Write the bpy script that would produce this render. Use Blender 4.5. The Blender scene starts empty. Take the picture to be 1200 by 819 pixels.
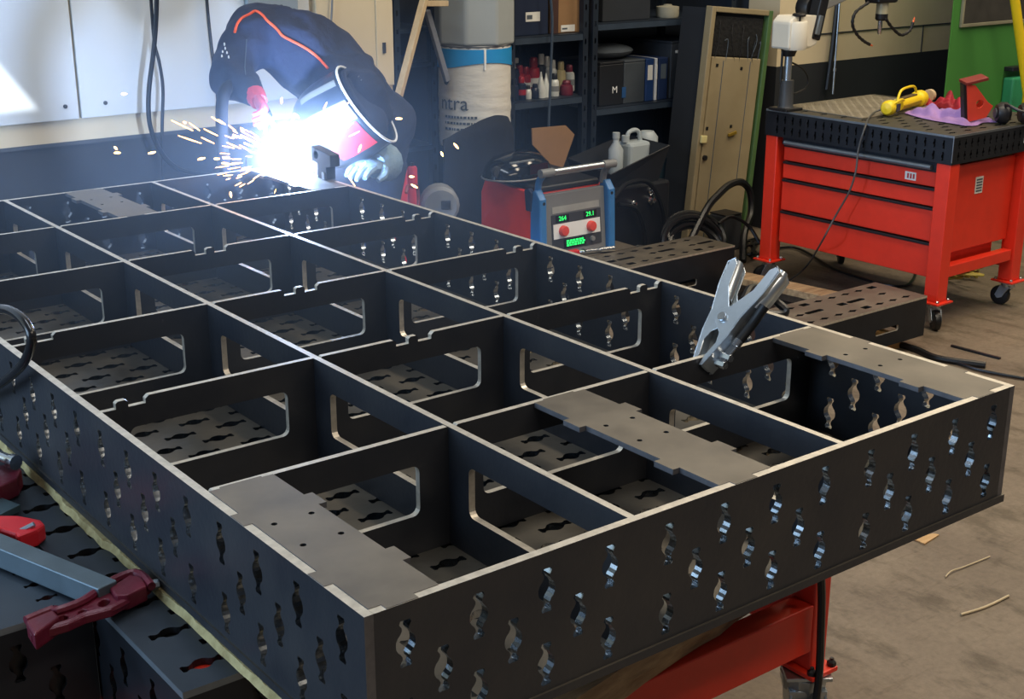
import bpy, bmesh, math, random
from mathutils import Vector, Matrix
from mathutils.geometry import tessellate_polygon
from mathutils.bvhtree import BVHTree
from mathutils import noise as mnoise
random.seed(7)
SC = bpy.context.scene
COL = SC.collection
PI = math.pi

# ------------------------------------------------------------------ camera
YAW, PITCH, FPX = 0.65515, -0.31834, 1588.27
CAMP = Vector((-0.66056, -1.11711, 1.56585))
Fw = Vector((math.sin(YAW)*math.cos(PITCH), math.cos(YAW)*math.cos(PITCH), math.sin(PITCH)))
Rt = Vector((math.cos(YAW), -math.sin(YAW), 0))
Up = Rt.cross(Fw)
cam = bpy.data.cameras.new('camera')
cam.sensor_fit = 'HORIZONTAL'; cam.sensor_width = 36.0; cam.lens = 36.0*FPX/1200.0
cam.clip_start = 0.05; cam.clip_end = 100
camo = bpy.data.objects.new('camera', cam); COL.objects.link(camo)
camo.matrix_world = Matrix(((Rt.x, Up.x, -Fw.x, CAMP.x), (Rt.y, Up.y, -Fw.y, CAMP.y), (Rt.z, Up.z, -Fw.z, CAMP.z), (0, 0, 0, 1)))
SC.camera = camo

def P(px, py, X=None, Y=None, Z=None):
    """photo pixel -> the world point where its sight line meets a plane of the place"""
    d = Fw + Rt*((px-600)/FPX) - Up*((py-409.5)/FPX)
    if Y is not None: t = (Y-CAMP.y)/d.y
    elif X is not None: t = (X-CAMP.x)/d.x
    else: t = (Z-CAMP.z)/d.z
    return CAMP + d*t

# ------------------------------------------------------------------ world, lights, exposure
SC.view_settings.view_transform = 'Standard'
SC.view_settings.look = 'None'
SC.view_settings.gamma = 1.0
SC.view_settings.use_curve_mapping = False
SC.view_settings.exposure = 0.0
w = bpy.data.worlds.new('workshop_ambient'); SC.world = w; w.use_nodes = True
bg = w.node_tree.nodes['Background']
bg.inputs[0].default_value = (0.48, 0.52, 0.60, 1); bg.inputs[1].default_value = 0.13

def area(name, loc, rot, sx, sy, power, col):
    l = bpy.data.lights.new(name, 'AREA'); l.shape = 'RECTANGLE'; l.size = sx; l.size_y = sy
    l.energy = power; l.color = col
    o = bpy.data.objects.new(name, l); COL.objects.link(o); o.location = loc; o.rotation_euler = rot
    return o
# assumed ceiling strip lamps, added unseen (above and beside the frame of view)
area('assumed_ceiling_lamp', (2.9, 0.9, 3.6), (0, 0, 0), 0.5, 3.0, 95, (1.0, 0.86, 0.66))
area('assumed_ceiling_lamp', (5.2, 1.2, 3.6), (0, 0, 0), 0.5, 3.0, 95, (1.0, 0.84, 0.62))
area('assumed_ceiling_lamp', (0.3, 1.2, 3.6), (0, 0, 0), 0.5, 3.0, 45, (0.80, 0.90, 1.0))
area('assumed_ceiling_lamp', (1.0, -2.2, 3.4), (0, 0, 0), 3.0, 0.5, 70, (1.0, 0.84, 0.66))
# added blue area light, for daylight assumed to come from the far left
area('assumed_left_daylight', (-3.9, 1.6, 1.9), (0, -PI/2, 0), 2.6, 3.6, 230, (0.50, 0.72, 1.0))
# the welding arc itself
ARC = P(338, 186, Y=2.36)
al = bpy.data.lights.new('welding_arc_light', 'POINT'); al.energy = 48; al.color = (0.34, 0.55, 1.0); al.shadow_soft_size = 0.025
alo = bpy.data.objects.new('welding_arc_light', al); COL.objects.link(alo); alo.location = ARC + Vector((0, 0, 0.03))
# added spot beam, made up to throw the bright patch on the left wall
LAMP = Vector((-1.6, 0.7, 2.3)); tgt = P(0, 105, Y=3.382)
sp = bpy.data.lights.new('added_wall_beam', 'SPOT'); sp.energy = 1500; sp.color = (0.86, 0.93, 1.0)
sp.spot_size = math.radians(24); sp.spot_blend = 0.1; sp.shadow_soft_size = 0.0008
spo = bpy.data.objects.new('added_wall_beam', sp); COL.objects.link(spo); spo.location = LAMP
LAMPD = (tgt-LAMP).normalized()
spo.rotation_euler = LAMPD.to_track_quat('-Z', 'Y').to_euler()

# ------------------------------------------------------------------ materials
def lin(c):
    if isinstance(c, str):
        c = tuple(int(c[i:i+2], 16)/255 for i in (0, 2, 4))
    return tuple((x/12.92 if x <= 0.04045 else ((x+0.055)/1.055)**2.4) for x in c)
MATS = {}
def mat(name, col, rough=0.5, metal=0.0, var=0.15, scale=8.0, bump=0.0, bscale=None, col2=None, emit=None, es=0.0, spec=0.5, trans=0.0, alpha=1.0, detail=4.0, stretch=None, rvar=0.0, sheen=0.0, coat=0.0):
    if name in MATS: return MATS[name]
    m = bpy.data.materials.new(name); m.use_nodes = True
    nt = m.node_tree; b = nt.nodes['Principled BSDF']
    c = lin(col)
    tc = nt.nodes.new('ShaderNodeTexCoord'); mp = nt.nodes.new('ShaderNodeMapping')
    nt.links.new(tc.outputs['Object'], mp.inputs['Vector'])
    if stretch: mp.inputs['Scale'].default_value = stretch
    n = nt.nodes.new('ShaderNodeTexNoise'); n.inputs['Scale'].default_value = scale; n.inputs['Detail'].default_value = detail
    n.inputs['Roughness'].default_value = 0.6
    nt.links.new(mp.outputs[0], n.inputs['Vector'])
    r = nt.nodes.new('ShaderNodeValToRGB')
    r.color_ramp.elements[0].position = 0.30; r.color_ramp.elements[1].position = 0.70
    if col2 is None:
        lo = tuple(x*(1-var) for x in c); hi = tuple(min(1, x*(1+var)) for x in c)
    else:
        lo, hi = c, lin(col2)
    r.color_ramp.elements[0].color = (*lo, 1); r.color_ramp.elements[1].color = (*hi, 1)
    nt.links.new(n.outputs['Fac'], r.inputs[0]); nt.links.new(r.outputs[0], b.inputs['Base Color'])
    b.inputs['Roughness'].default_value = rough; b.inputs['Metallic'].default_value = metal
    b.inputs['Specular IOR Level'].default_value = spec
    if rvar:
        mr = nt.nodes.new('ShaderNodeMapRange'); mr.inputs[3].default_value = max(.05, rough-rvar); mr.inputs[4].default_value = min(1, rough+rvar)
        nt.links.new(n.outputs['Fac'], mr.inputs[0]); nt.links.new(mr.outputs[0], b.inputs['Roughness'])
    if coat: b.inputs['Coat Weight'].default_value = coat
    if trans: b.inputs['Transmission Weight'].default_value = trans
    if alpha < 1: b.inputs['Alpha'].default_value = alpha
    if bump:
        n2 = nt.nodes.new('ShaderNodeTexNoise'); n2.inputs['Scale'].default_value = bscale or scale*4; n2.inputs['Detail'].default_value = 3
        nt.links.new(mp.outputs[0], n2.inputs['Vector'])
        bp = nt.nodes.new('ShaderNodeBump'); bp.inputs['Strength'].default_value = bump; bp.inputs['Distance'].default_value = 0.01
        nt.links.new(n2.outputs['Fac'], bp.inputs['Height']); nt.links.new(bp.outputs[0], b.inputs['Normal'])
    if emit:
        b.inputs['Emission Color'].default_value = (*lin(emit), 1); b.inputs['Emission Strength'].default_value = es
    MATS[name] = m
    return m

M_SCALE = mat('mill_scale_steel', '393d46', .36, .6, col2='4a4b4e', scale=5, rvar=.10, bump=.05, bscale=90)
M_SCALE2 = mat('mill_scale_plate', '4a4844', .38, .55, col2='6f685c', scale=4.5, rvar=.12, bump=.05, bscale=60)
M_CUT = mat('laser_cut_edge', 'c9c2b4', .40, .55, var=.18, scale=60)
M_SLOTW = mat('slot_wall_steel', '9aa2aa', .26, 1.0, var=.2, scale=40)
M_CUTD = mat('cut_edge_dark', '66666a', .45, .5, var=.2, scale=40)
M_LEGPL = mat('bare_plate', '5c564d', .48, .4, col2='776f62', scale=9, rvar=.1)
M_BLACKST = mat('black_steel', '22262c', .42, .4, var=.25, scale=10)
M_BLACKTOP = mat('black_steel_top', '2c333b', .45, .5, col2='3c444d', scale=6, rvar=.1)
M_RED = mat('red_powder_coat', 'e0341e', .42, 0, var=.06, scale=14, coat=.15)
M_RED2 = mat('red_enamel', 'c8202a', .4, 0, var=.1, scale=10)
M_MAROON = mat('maroon_casting', '5e1226', .42, .1, var=.2, scale=20, bump=.1)
M_CHROME = mat('chrome', 'd4d8dc', .22, 1.0, var=.08, scale=30)
M_ZINC = mat('zinc_plate', 'b9c2c8', .33, .95, var=.12, scale=25)
M_GREYST = mat('grey_steel', '7c848a', .42, .6, var=.12, scale=12)
M_BLACK = mat('black_plastic', '141518', .45, 0, var=.2, scale=20)
M_RUBBER = mat('black_rubber', '101113', .38, 0, var=.2, scale=30)
M_WOOD = mat('timber', 'a07a4e', .75, 0, col2='c9a878', scale=5, stretch=(1, 9, 9), bump=.2, bscale=30)
M_WOODD = mat('worn_timber', '86684a', .8, 0, col2='c8aa80', scale=4, stretch=(1.2, 9, 9), bump=.35, bscale=24)
M_PALE = mat('pale_timber', 'cdb894', .7, 0, col2='b8a27e', scale=5, stretch=(8, 8, 1))
M_BOARD = mat('raw_fibre_board', 'bfae7c', .9, 0, col2='8d7d50', scale=30, bump=.4, bscale=80)
M_WHITE = mat('white_panel', 'c6cacb', .5, 0, var=.03, scale=2.5)
M_CREAM = mat('cream_paint', 'd6c7a8', .6, 0, col2='c9b896', scale=2.2)
M_DARKW = mat('charcoal_wall', '23262b', .7, 0, var=.15, scale=2.5)
M_NAVY = mat('navy_recess', '1b2430', .75, 0, var=.15, scale=2)
M_GREEN = mat('green_paint', '3f7a35', .5, 0, var=.08, scale=3)
M_YEL = mat('yellow_paint', 'e8c81c', .45, 0, var=.06, scale=10)
M_JACKET = mat('navy_cotton', '1b2338', .85, 0, col2='252d44', scale=14, bump=.5, bscale=26)
M_ORANGE = mat('orange_piping', 'e0552a', .6, 0, var=.08)
M_GLOVEB = mat('blue_grey_leather', '6f8ba0', .75, 0, col2='8fa6b4', scale=25, bump=.4, bscale=60)
M_GLOVER = mat('red_leather', 'c8384a', .7, 0, var=.15, scale=25, bump=.3)
M_LINEN = mat('white_bag', 'd9d6cc', .65, 0, var=.04, scale=9, bump=.5, bscale=9, stretch=(1, 1, 3))
M_BLUEB = mat('blue_band', '1f8fd0', .5, 0, var=.04)
M_GREYF = mat('grey_foam', '9aa0a0', .75, 0, var=.05, scale=6)
M_INK = mat('grey_ink', '4a5560', .7, 0, var=.05)
M_WINK = mat('white_ink', 'e4e8ea', .6, 0, var=.03)
M_CARD = mat('cardboard', '8a6a48', .85, 0, var=.08, scale=10)
M_LABEL = mat('paper_label', 'd8d8d2', .7, 0, var=.04)
M_BLUEM = mat('blue_plastic', '3576b4', .4, 0, var=.06)
M_GREYP = mat('grey_plastic', '77797a', .5, 0, var=.06)
M_DGREY = mat('dark_grey_plastic', '34373b', .5, 0, var=.1)
M_LED = mat('green_led', '0a2a12', .4, 0, emit='22e060', es=2.2)
M_LEDBG = mat('display_black', '0a120e', .2, 0)

# ------------------------------------------------------------------ mesh helpers
def frame_of(d):
    d = d.normalized()
    a = Vector((0, 0, 1)) if abs(d.z) < .9 else Vector((1, 0, 0))
    x = d.cross(a).normalized(); y = d.cross(x).normalized()
    return x, y
class MB:
    def __init__(s): s.v = []; s.f = []; s.m = []
    def add(s, vs, fs, mi=0, M=None):
        o = len(s.v)
        s.v += [tuple((M @ Vector(v)) if M else Vector(v)) for v in vs]
        s.f += [tuple(i+o for i in f) for f in fs]
        s.m += ([mi]*len(fs) if isinstance(mi, int) else list(mi))
        return s
    def box(s, a, b, mi=0, M=None):
        x0, y0, z0 = a; x1, y1, z1 = b
        vs = [(x0,y0,z0),(x1,y0,z0),(x1,y1,z0),(x0,y1,z0),(x0,y0,z1),(x1,y0,z1),(x1,y1,z1),(x0,y1,z1)]
        return s.add(vs, [(3,2,1,0),(4,5,6,7),(0,1,5,4),(1,2,6,5),(2,3,7,6),(3,0,4,7)], mi, M)
    def bar(s, p, q, wx, wy, mi=0, up=None):
        p = Vector(p); q = Vector(q); d = (q-p).normalized()
        if up is None: x, y = frame_of(d)
        else:
            x = d.cross(Vector(up)).normalized(); y = x.cross(d).normalized()
        c = [(-1,-1),(1,-1),(1,1),(-1,1)]
        vs = [p+x*(a*wx/2)+y*(b*wy/2) for a, b in c]+[q+x*(a*wx/2)+y*(b*wy/2) for a, b in c]
        return s.add(vs, [(3,2,1,0),(4,5,6,7),(0,1,5,4),(1,2,6,5),(2,3,7,6),(3,0,4,7)], mi)
    def tube(s, pts, r, seg=8, mi=0, caps=True, closed=False):
        pts = [Vector(p) for p in pts]; n = len(pts)
        rs = r if isinstance(r, (list, tuple)) else [r]*n
        x = None; rings = []
        for i, p in enumerate(pts):
            if closed: d = pts[(i+1) % n]-pts[i-1]
            else: d = pts[min(i+1, n-1)]-pts[max(i-1, 0)]
            if d.length < 1e-9: d = Vector((0, 0, 1))
            d.normalize()
            if x is None: x, _ = frame_of(d)
            x = x-d*x.dot(d)
            if x.length < 1e-6: x, _ = frame_of(d)
            x.normalize(); y = d.cross(x)
            rings.append([p+(x*math.cos(2*PI*k/seg)+y*math.sin(2*PI*k/seg))*rs[i] for k in range(seg)])
        vs = [v for rg in rings for v in rg]; fs = []
        for i in range(n if closed else n-1):
            j = (i+1) % n
            for k in range(seg):
                k2 = (k+1) % seg
                fs.append((i*seg+k, i*seg+k2, j*seg+k2, j*seg+k))
        if caps and not closed:
            fs.append(tuple(range(seg))[::-1]); fs.append(tuple((n-1)*seg+k for k in range(seg)))
        return s.add(vs, fs, mi)
    def lathe(s, prof, seg=16, mi=0, M=None, a0=0, a1=2*PI):
        full = abs(a1-a0-2*PI) < 1e-6; ns = seg if full else seg+1
        vs = []; fs = []
        for r, z in prof:
            for k in range(ns):
                a = a0+(a1-a0)*k/seg
                vs.append((r*math.cos(a), r*math.sin(a), z))
        for i in range(len(prof)-1):
            for k in range(seg):
                k2 = (k+1) % ns
                fs.append((i*ns+k, i*ns+k2, (i+1)*ns+k2, (i+1)*ns+k))
        if full:
            if prof[0][0] > 1e-5: fs.append(tuple(range(ns))[::-1])
            if prof[-1][0] > 1e-5: fs.append(tuple((len(prof)-1)*ns+k for k in range(ns)))
        return s.add(vs, fs, mi, M)
    def plate(s, outline, holes, th, fn, mf=0, me=1, mh=None):
        """flat plate: outline and holes in 2D, thickness th, fn(a,b,n) -> 3D"""
        polys = [[Vector((x, y, 0)) for x, y in outline]]+[[Vector((x, y, 0)) for x, y in h] for h in holes]
        tri = tessellate_polygon(polys)
        flat = [p for q in polys for p in q]
        N = len(flat)
        vs = [fn(p.x, p.y, 0) for p in flat]+[fn(p.x, p.y, th) for p in flat]
        fs = []; ms = []
        for t in tri:
            fs.append(tuple(t)); ms.append(mf)
            fs.append(tuple(i+N for i in reversed(t))); ms.append(mf)
        o = 0
        for qi, q in enumerate(polys):
            L = len(q)
            for i in range(L):
                a = o+i; b = o+(i+1) % L
                fs.append((a, b, b+N, a+N)); ms.append(me if (qi == 0 or mh is None) else mh)
            o += L
        return s.add(vs, fs, ms)
    def ell(s, c, r, seg=12, rings=8, mi=0, M=None):
        vs = []; fs = []
        for i in range(rings+1):
            t = PI*i/rings
            for k in range(seg):
                a = 2*PI*k/seg
                vs.append((c[0]+r[0]*math.sin(t)*math.cos(a), c[1]+r[1]*math.sin(t)*math.sin(a), c[2]+r[2]*math.cos(t)))
        for i in range(rings):
            for k in range(seg):
                k2 = (k+1) % seg
                fs.append((i*seg+k, (i+1)*seg+k, (i+1)*seg+k2, i*seg+k2))
        return s.add(vs, fs, mi, M)
    def obj(s, name, mats, parent=None, smooth=False, bevel=0, bseg=2, off=None):
        me = bpy.data.meshes.new(name)
        vs = s.v if off is None else [(x-off[0], y-off[1], z-off[2]) for x, y, z in s.v]
        me.from_pydata(vs, [], s.f)
        if not isinstance(mats, (list, tuple)): mats = [mats]
        for m in mats: me.materials.append(m)
        if len(mats) > 1: me.polygons.foreach_set('material_index', s.m)
        bm = bmesh.new(); bm.from_mesh(me)
        bmesh.ops.recalc_face_normals(bm, faces=bm.faces); bm.to_mesh(me); bm.free()
        if smooth:
            me.polygons.foreach_set('use_smooth', [True]*len(me.polygons))
            me.set_sharp_from_angle(angle=math.radians(38))
        me.update()
        o = bpy.data.objects.new(name, me); COL.objects.link(o)
        if parent: o.parent = parent
        if bevel:
            bv = o.modifiers.new('bevel', 'BEVEL'); bv.width = bevel; bv.segments = bseg; bv.limit_method = 'ANGLE'; bv.angle_limit = math.radians(40)
        return o
def tag(o, label, cat, group=None):
    o['label'] = label; o['category'] = cat
    if group: o['group'] = group
    return o
def thing(name, label, cat, loc=(0, 0, 0), rot=(0, 0, 0), group=None):
    o = bpy.data.objects.new(name, None); COL.objects.link(o); o.empty_display_size = .1
    o.location = loc; o.rotation_euler = rot
    return tag(o, label, cat, group)
def struct(o): o['kind'] = 'structure'; return o
def dup(o, parent=None, loc=None, rot=None, label=None):
    c = o.copy(); COL.objects.link(c)
    if parent: c.parent = parent
    if loc is not None: c.location = loc
    if rot is not None: c.rotation_euler = rot
    if label: c['label'] = label
    for ch in o.children: dup(ch, c)
    return c
def linked(o, parent, loc=None, rot=None):
    c = o.copy(); COL.objects.link(c); c.parent = parent
    if loc is not None: c.location = loc
    if rot is not None: c.rotation_euler = rot
    for ch in o.children:
        linked(ch, c)
    return c
def rrect(x0, y0, x1, y1, r, n=4):
    pts = []
    for cx, cy, a in ((x1-r, y1-r, 0), (x0+r, y1-r, 90), (x0+r, y0+r, 180), (x1-r, y0+r, 270)):
        for k in range(n+1):
            t = math.radians(a+90*k/n); pts.append((cx+r*math.cos(t), cy+r*math.sin(t)))
    return pts
def circ(cx, cy, r, n=12): return [(cx+r*math.cos(2*PI*k/n), cy+r*math.sin(2*PI*k/n)) for k in range(n)]
def spline(pts, n=8):
    """Catmull-Rom through the points"""
    pts = [Vector(p) for p in pts]; out = []
    for i in range(len(pts)-1):
        p0 = pts[max(i-1, 0)]; p1 = pts[i]; p2 = pts[i+1]; p3 = pts[min(i+2, len(pts)-1)]
        for k in range(n):
            t = k/n
            out.append(.5*((2*p1)+(p2-p0)*t+(2*p0-5*p1+4*p2-p3)*t*t+(3*p1-p0-3*p2+p3)*t**3))
    out.append(pts[-1]); return out
def text_part(body, size, M, m, parent, name='lettering', ext=.0004, bend=None):
    cu = bpy.data.curves.new(name, 'FONT'); cu.body = body; cu.size = size; cu.extrude = ext; cu.align_x = 'CENTER'; cu.align_y = 'CENTER'
    t = bpy.data.objects.new(name, cu); COL.objects.link(t)
    dg = bpy.context.evaluated_depsgraph_get(); dg.update()
    me = bpy.data.meshes.new_from_object(t.evaluated_get(dg))
    bpy.data.objects.remove(t); bpy.data.curves.remove(cu)
    if bend:
        for v in me.vertices: v.co = bend(v.co)
    else: me.transform(M)
    me.materials.clear(); me.materials.append(m)
    o = bpy.data.objects.new(name, me); COL.objects.link(o); o.parent = parent
    return o

# candy-wrapper slot used all over the steel parts: (along, across)
_prof = [(.029, .0065), (.025, .0080), (.020, .0048), (.0165, .0046), (.0125, .0068), (.009, .0102), (.0045, .0125), (0, .0130)]
_half = _prof+[(-a, h) for a, h in _prof[-2::-1]]
SLOT = [(a, h) for a, h in _half]+[(a, -h) for a, h in reversed(_half)]
def slot_at(ca, ct, k=1.0): return [(ca+a*k, ct+t*k) for a, t in SLOT]
def perf(mb, a0, a1, t0, t1, th, fn, slots, half_a=.05, half_t=.025, k=1.0, mf=0, me=1, walls=True, mh=2, mend=None):
    """perforated sheet made of bricks: slots = {t centre: [a centres]}"""
    cur = t0
    def rect(A0, A1, T0, T1):
        if A1-A0 < 1e-6 or T1-T0 < 1e-6: return
        vs = [fn(A0, T0, 0), fn(A1, T0, 0), fn(A1, T1, 0), fn(A0, T1, 0), fn(A0, T0, th), fn(A1, T0, th), fn(A1, T1, th), fn(A0, T1, th)]
        mb.add(vs, [(0, 1, 2, 3), (7, 6, 5, 4)], mf)
    for tc in sorted(slots):
        b0, b1 = max(t0, tc-half_t), min(t1, tc+half_t)
        rect(a0, a1, cur, b0); ca = a0
        for ac in sorted(slots[tc]):
            c0, c1 = max(a0, ac-half_a), min(a1, ac+half_a)
            rect(ca, c0, b0, b1)
            outer = [(c0, b0), (c1, b0), (c1, b1), (c0, b1)]; hole = slot_at(ac, tc, k)
            polys = [[Vector((x, y, 0)) for x, y in outer], [Vector((x, y, 0)) for x, y in hole]]
            tri = tessellate_polygon(polys); flat = outer+hole; N = len(flat)
            vs = [fn(x, y, 0) for x, y in flat]+[fn(x, y, th) for x, y in flat]
            fs = []; ms = []
            for t in tri:
                fs.append(tuple(t)); ms.append(mf); fs.append(tuple(i+N for i in reversed(t))); ms.append(mf)
            L = len(hole)
            for i in range(L):
                a = 4+i; b = 4+(i+1) % L
                fs.append((a, b, b+N, a+N)); ms.append(mh)
            mb.add(vs, fs, ms); ca = c1
        rect(ca, a1, b0, b1); cur = b1
    rect(a0, a1, cur, t1)
    if walls:
        c = [(a0, t0), (a1, t0), (a1, t1), (a0, t1)]
        vs = [fn(x, y, 0) for x, y in c]+[fn(x, y, th) for x, y in c]
        mb.add(vs, [(i, (i+1) % 4, (i+1) % 4+4, i+4) for i in range(4)], [me if (i == 1 or mend is None) else mend for i in range(4)])

# ================================================================== SETTING
WY = 3.40           # face of the back wall
PZ = 0.797          # top of the dark dado
# floor: worn concrete
M_FLOOR = bpy.data.materials.new('worn_concrete'); M_FLOOR.use_nodes = True
def _floor():
    nt = M_FLOOR.node_tree; b = nt.nodes['Principled BSDF']
    tc = nt.nodes.new('ShaderNodeTexCoord')
    def noise(sc, det, ro=.6, st=None):
        n = nt.nodes.new('ShaderNodeTexNoise'); n.inputs['Scale'].default_value = sc; n.inputs['Detail'].default_value = det; n.inputs['Roughness'].default_value = ro
        if st:
            mp = nt.nodes.new('ShaderNodeMapping'); mp.inputs['Scale'].default_value = st; mp.inputs['Rotation'].default_value = (0, 0, .6)
            nt.links.new(tc.outputs['Object'], mp.inputs[0]); nt.links.new(mp.outputs[0], n.inputs['Vector'])
        else: nt.links.new(tc.outputs['Object'], n.inputs['Vector'])
        return n
    def ramp(n, a, b_, c0, c1):
        r = nt.nodes.new('ShaderNodeValToRGB'); r.color_ramp.elements[0].position = a; r.color_ramp.elements[1].position = b_
        r.color_ramp.elements[0].color = (*c0, 1); r.color_ramp.elements[1].color = (*c1, 1)
        nt.links.new(n.outputs['Fac'], r.inputs[0]); return r
    base = ramp(noise(2.2, 8, .65), .3, .72, lin('63574a'), lin('807362'))
    st = ramp(noise(9, 6, .7, (1, .45, 1)), .36, .50, (.42, .40, .34), (1, 1, 1))
    sc = ramp(noise(28, 3, .6, (.25, 1.6, 1)), .30, .40, (.62, .58, .5), (1, 1, 1))
    m1 = nt.nodes.new('ShaderNodeMixRGB'); m1.blend_type = 'MULTIPLY'; m1.inputs[0].default_value = .75
    nt.links.new(base.outputs[0], m1.inputs[1]); nt.links.new(st.outputs[0], m1.inputs[2])
    m2 = nt.nodes.new('ShaderNodeMixRGB'); m2.blend_type = 'MULTIPLY'; m2.inputs[0].default_value = .5
    nt.links.new(m1.outputs[0], m2.inputs[1]); nt.links.new(sc.outputs[0], m2.inputs[2])
    m3 = nt.nodes.new('ShaderNodeMixRGB'); m3.blend_type = 'MULTIPLY'; m3.inputs[0].default_value = .6
    nt.links.new(m2.outputs[0], m3.inputs[1]); nt.links.new(ramp(noise(55, 6, .75), .32, .6, (.62, .60, .56), (1.08, 1.06, 1.02)).outputs[0], m3.inputs[2])
    nt.links.new(m3.outputs[0], b.inputs['Base Color'])
    b.inputs['Roughness'].default_value = .62
    bp = nt.nodes.new('ShaderNodeBump'); bp.inputs['Strength'].default_value = .25; bp.inputs['Distance'].default_value = .004
    nt.links.new(noise(40, 6, .7).outputs['Fac'], bp.inputs['Height']); nt.links.new(bp.outputs[0], b.inputs['Normal'])
_floor()
struct(MB().box((-4, -4, -.1), (9, 6, 0)).obj('floor', M_FLOOR))

RX0, RX1, RY = 2.205, 4.43, 4.25      # recess with the shelving
wb = MB()
wb.box((-4, WY, 0), (RX0, WY+.2, PZ), 1); wb.box((-4, WY, PZ), (RX0, WY+.2, 3.8), 0)
wl = struct(wb.obj('wall_back', [M_CREAM, M_DARKW]))
wb = MB()
wb.box((RX1, WY, 0), (9, WY+.2, PZ+.012), 1); wb.box((RX1, WY, PZ+.012), (9, WY+.2, 3.8), 0)
wr = struct(wb.obj('wall_back_right', [M_CREAM, M_DARKW]))
struct(MB().box((RX0-.2, RY, 0), (RX1+.2, RY+.15, 3.8)).obj('wall_recess_back', M_NAVY))
struct(MB().box((RX0-.2, WY+.2, 0), (RX0, RY, 3.8)).obj('wall_recess_left', M_NAVY))
struct(MB().box((RX1, WY+.2, 0), (RX1+.2, RY, 3.8)).obj('wall_recess_right', M_NAVY))
# white wall panels on the left (each a piece), with screws, and the cream pillar at the recess
PB = .878
for i, (x0, x1) in enumerate(((-1.6, -.28), (-.272, .968), (.976, 1.60), (1.608, 1.86))):
    p = MB().box((x0, WY-.018, PB), (x1, WY-.001, 3.2)).obj('panel', M_WHITE, wl, bevel=.002)
    if i in (1, 2):
        for sx in ((x1-.045, x1-.62) if i == 1 else (x0+.085, x1-.04)):
            MB().lathe([(0, 0), (.007, .0), (.007, .004), (.0, .006)], 10, M=Matrix.Translation((sx, WY-.018, PB+.045)) @ Matrix.Rotation(PI/2, 4, 'X')).obj('screw', M_DGREY, p)
MB().box((1.60, WY-.045, PB+.2), (1.80, WY-.019, 3.2)).obj('panel', mat('blue_grey_panel', '8b98a2', .5, 0, var=.05), wl, bevel=.002)
MB().box((1.88, WY-.03, PZ), (RX0+.002, WY-.001, 3.2)).obj('pillar_facing', M_CREAM, wl, bevel=.004)
lf = MB().box((2.135, WY-.036, PZ+.1), (RX0+.004, WY-.0305, 3.2)).obj('edge_strip', M_CREAM, wl, bevel=.001)
MB().box((2.16, WY-.042, 1.02), (2.172, WY-.0362, 1.06)).obj('latch', M_DGREY, lf)
struct(MB().box((-4, WY-.008, PZ-.006), (RX0, WY-.0005, PZ+.006)).obj('trim_1', M_DGREY))
# joint lines of the right-hand wall panels
MB().box((RX1+.01, WY-.006, .945), (5.2, WY-.0005, .951)).obj('panel_joint', M_DGREY, wr)
MB().box((5.2, WY-.006, .945), (8.5, WY-.0005, .951)).obj('panel_joint', M_DGREY, wr)
MB().box((5.56, WY-.006, PZ+.012), (5.564, WY-.0005, .945)).obj('panel_joint', M_DGREY, wr)

# hoses and cables hanging on the left wall
def cable(name, pts, r, m, label, cat='cable', group=None, n=8, seg=8):
    o = MB().tube(spline(pts, n), r, seg).obj(name, m, smooth=True)
    return tag(o, label, cat, group)
cable('hanging_hose', [P(*q, Y=3.31) for q in ((184, -30), (183, 20), (180, 60), (175, 100), (174, 130), (178, 155), (190, 180), (208, 197), (235, 204), (262, 203))], .0085, M_RUBBER, 'thick black hose hanging on white wall, curving down toward the arc', 'hose')
cable('hanging_cable', [P(*q, Y=3.33) for q in ((175, -30), (178, 15), (181, 50), (187, 75), (191, 105), (190, 150), (191, 200), (194, 260))], .006, M_RUBBER, 'thinner black cable hanging straight down beside the thick hose')
cable('wall_cable', [P(*q, Y=3.36) for q in ((240, -30), (244, 20), (249, 65), (254, 105), (258, 150), (260, 190))], .006, M_BLACK, 'black cable on white wall just left of the welder')
cable('pillar_cable', [P(*q, Y=3.355) for q in ((390, -30), (389, 10), (387, 40), (384, 80))], .004, M_GREYP, 'thin grey cable running down the cream pillar behind the welder')
# conduit and rod on the right-hand wall
cable('wall_conduit', [P(984, -20, Y=3.37), P(976, 55, Y=3.37), P(969, 105, Y=3.37)], .0135, M_BLACK, 'black conduit running down the cream wall behind the red workbench', 'pipe', n=2)

# made-up unseen lamp; its mask's three-cornered opening shapes the wall patch
wl_ = thing('added_beam_lamp', 'added unseen lamp on a tall stand at the left, shaping the bright wall patch', 'lamp', (LAMP.x, LAMP.y, 0))
_x = LAMPD.cross(Vector((0, 0, 1))).normalized(); _y = _x.cross(LAMPD); _o = Vector((LAMP.x, LAMP.y, 0))
def lampm(a, b, n): return tuple(LAMP+LAMPD*(.20+n)+_x*a+_y*b-_o)
hp_ = []
for q in ((-60, 8), (44, 128), (-60, 137)):
    d = P(*q, Y=3.382)-LAMP; d = d*(.20/d.dot(LAMPD)); hp_.append((d.dot(_x), d.dot(_y)))
MB().plate([(-.07, -.07), (.07, -.07), (.07, .07), (-.07, .07)], [hp_], .002, lampm, 0, 0).obj('patch_mask', M_BLACK, wl_)  # added mask that gives the wall patch its shape
mb = MB()
for i in range(4):
    c_ = [(-.07, -.07), (.07, -.07), (.07, .07), (-.07, .07)]; (a0_, b0_), (a1_, b1_) = c_[i], c_[(i+1) % 4]
    mb.add([lampm(a0_, b0_, 0), lampm(a1_, b1_, 0), lampm(a1_, b1_, -.26), lampm(a0_, b0_, -.26)], [(0, 1, 2, 3)])
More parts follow.
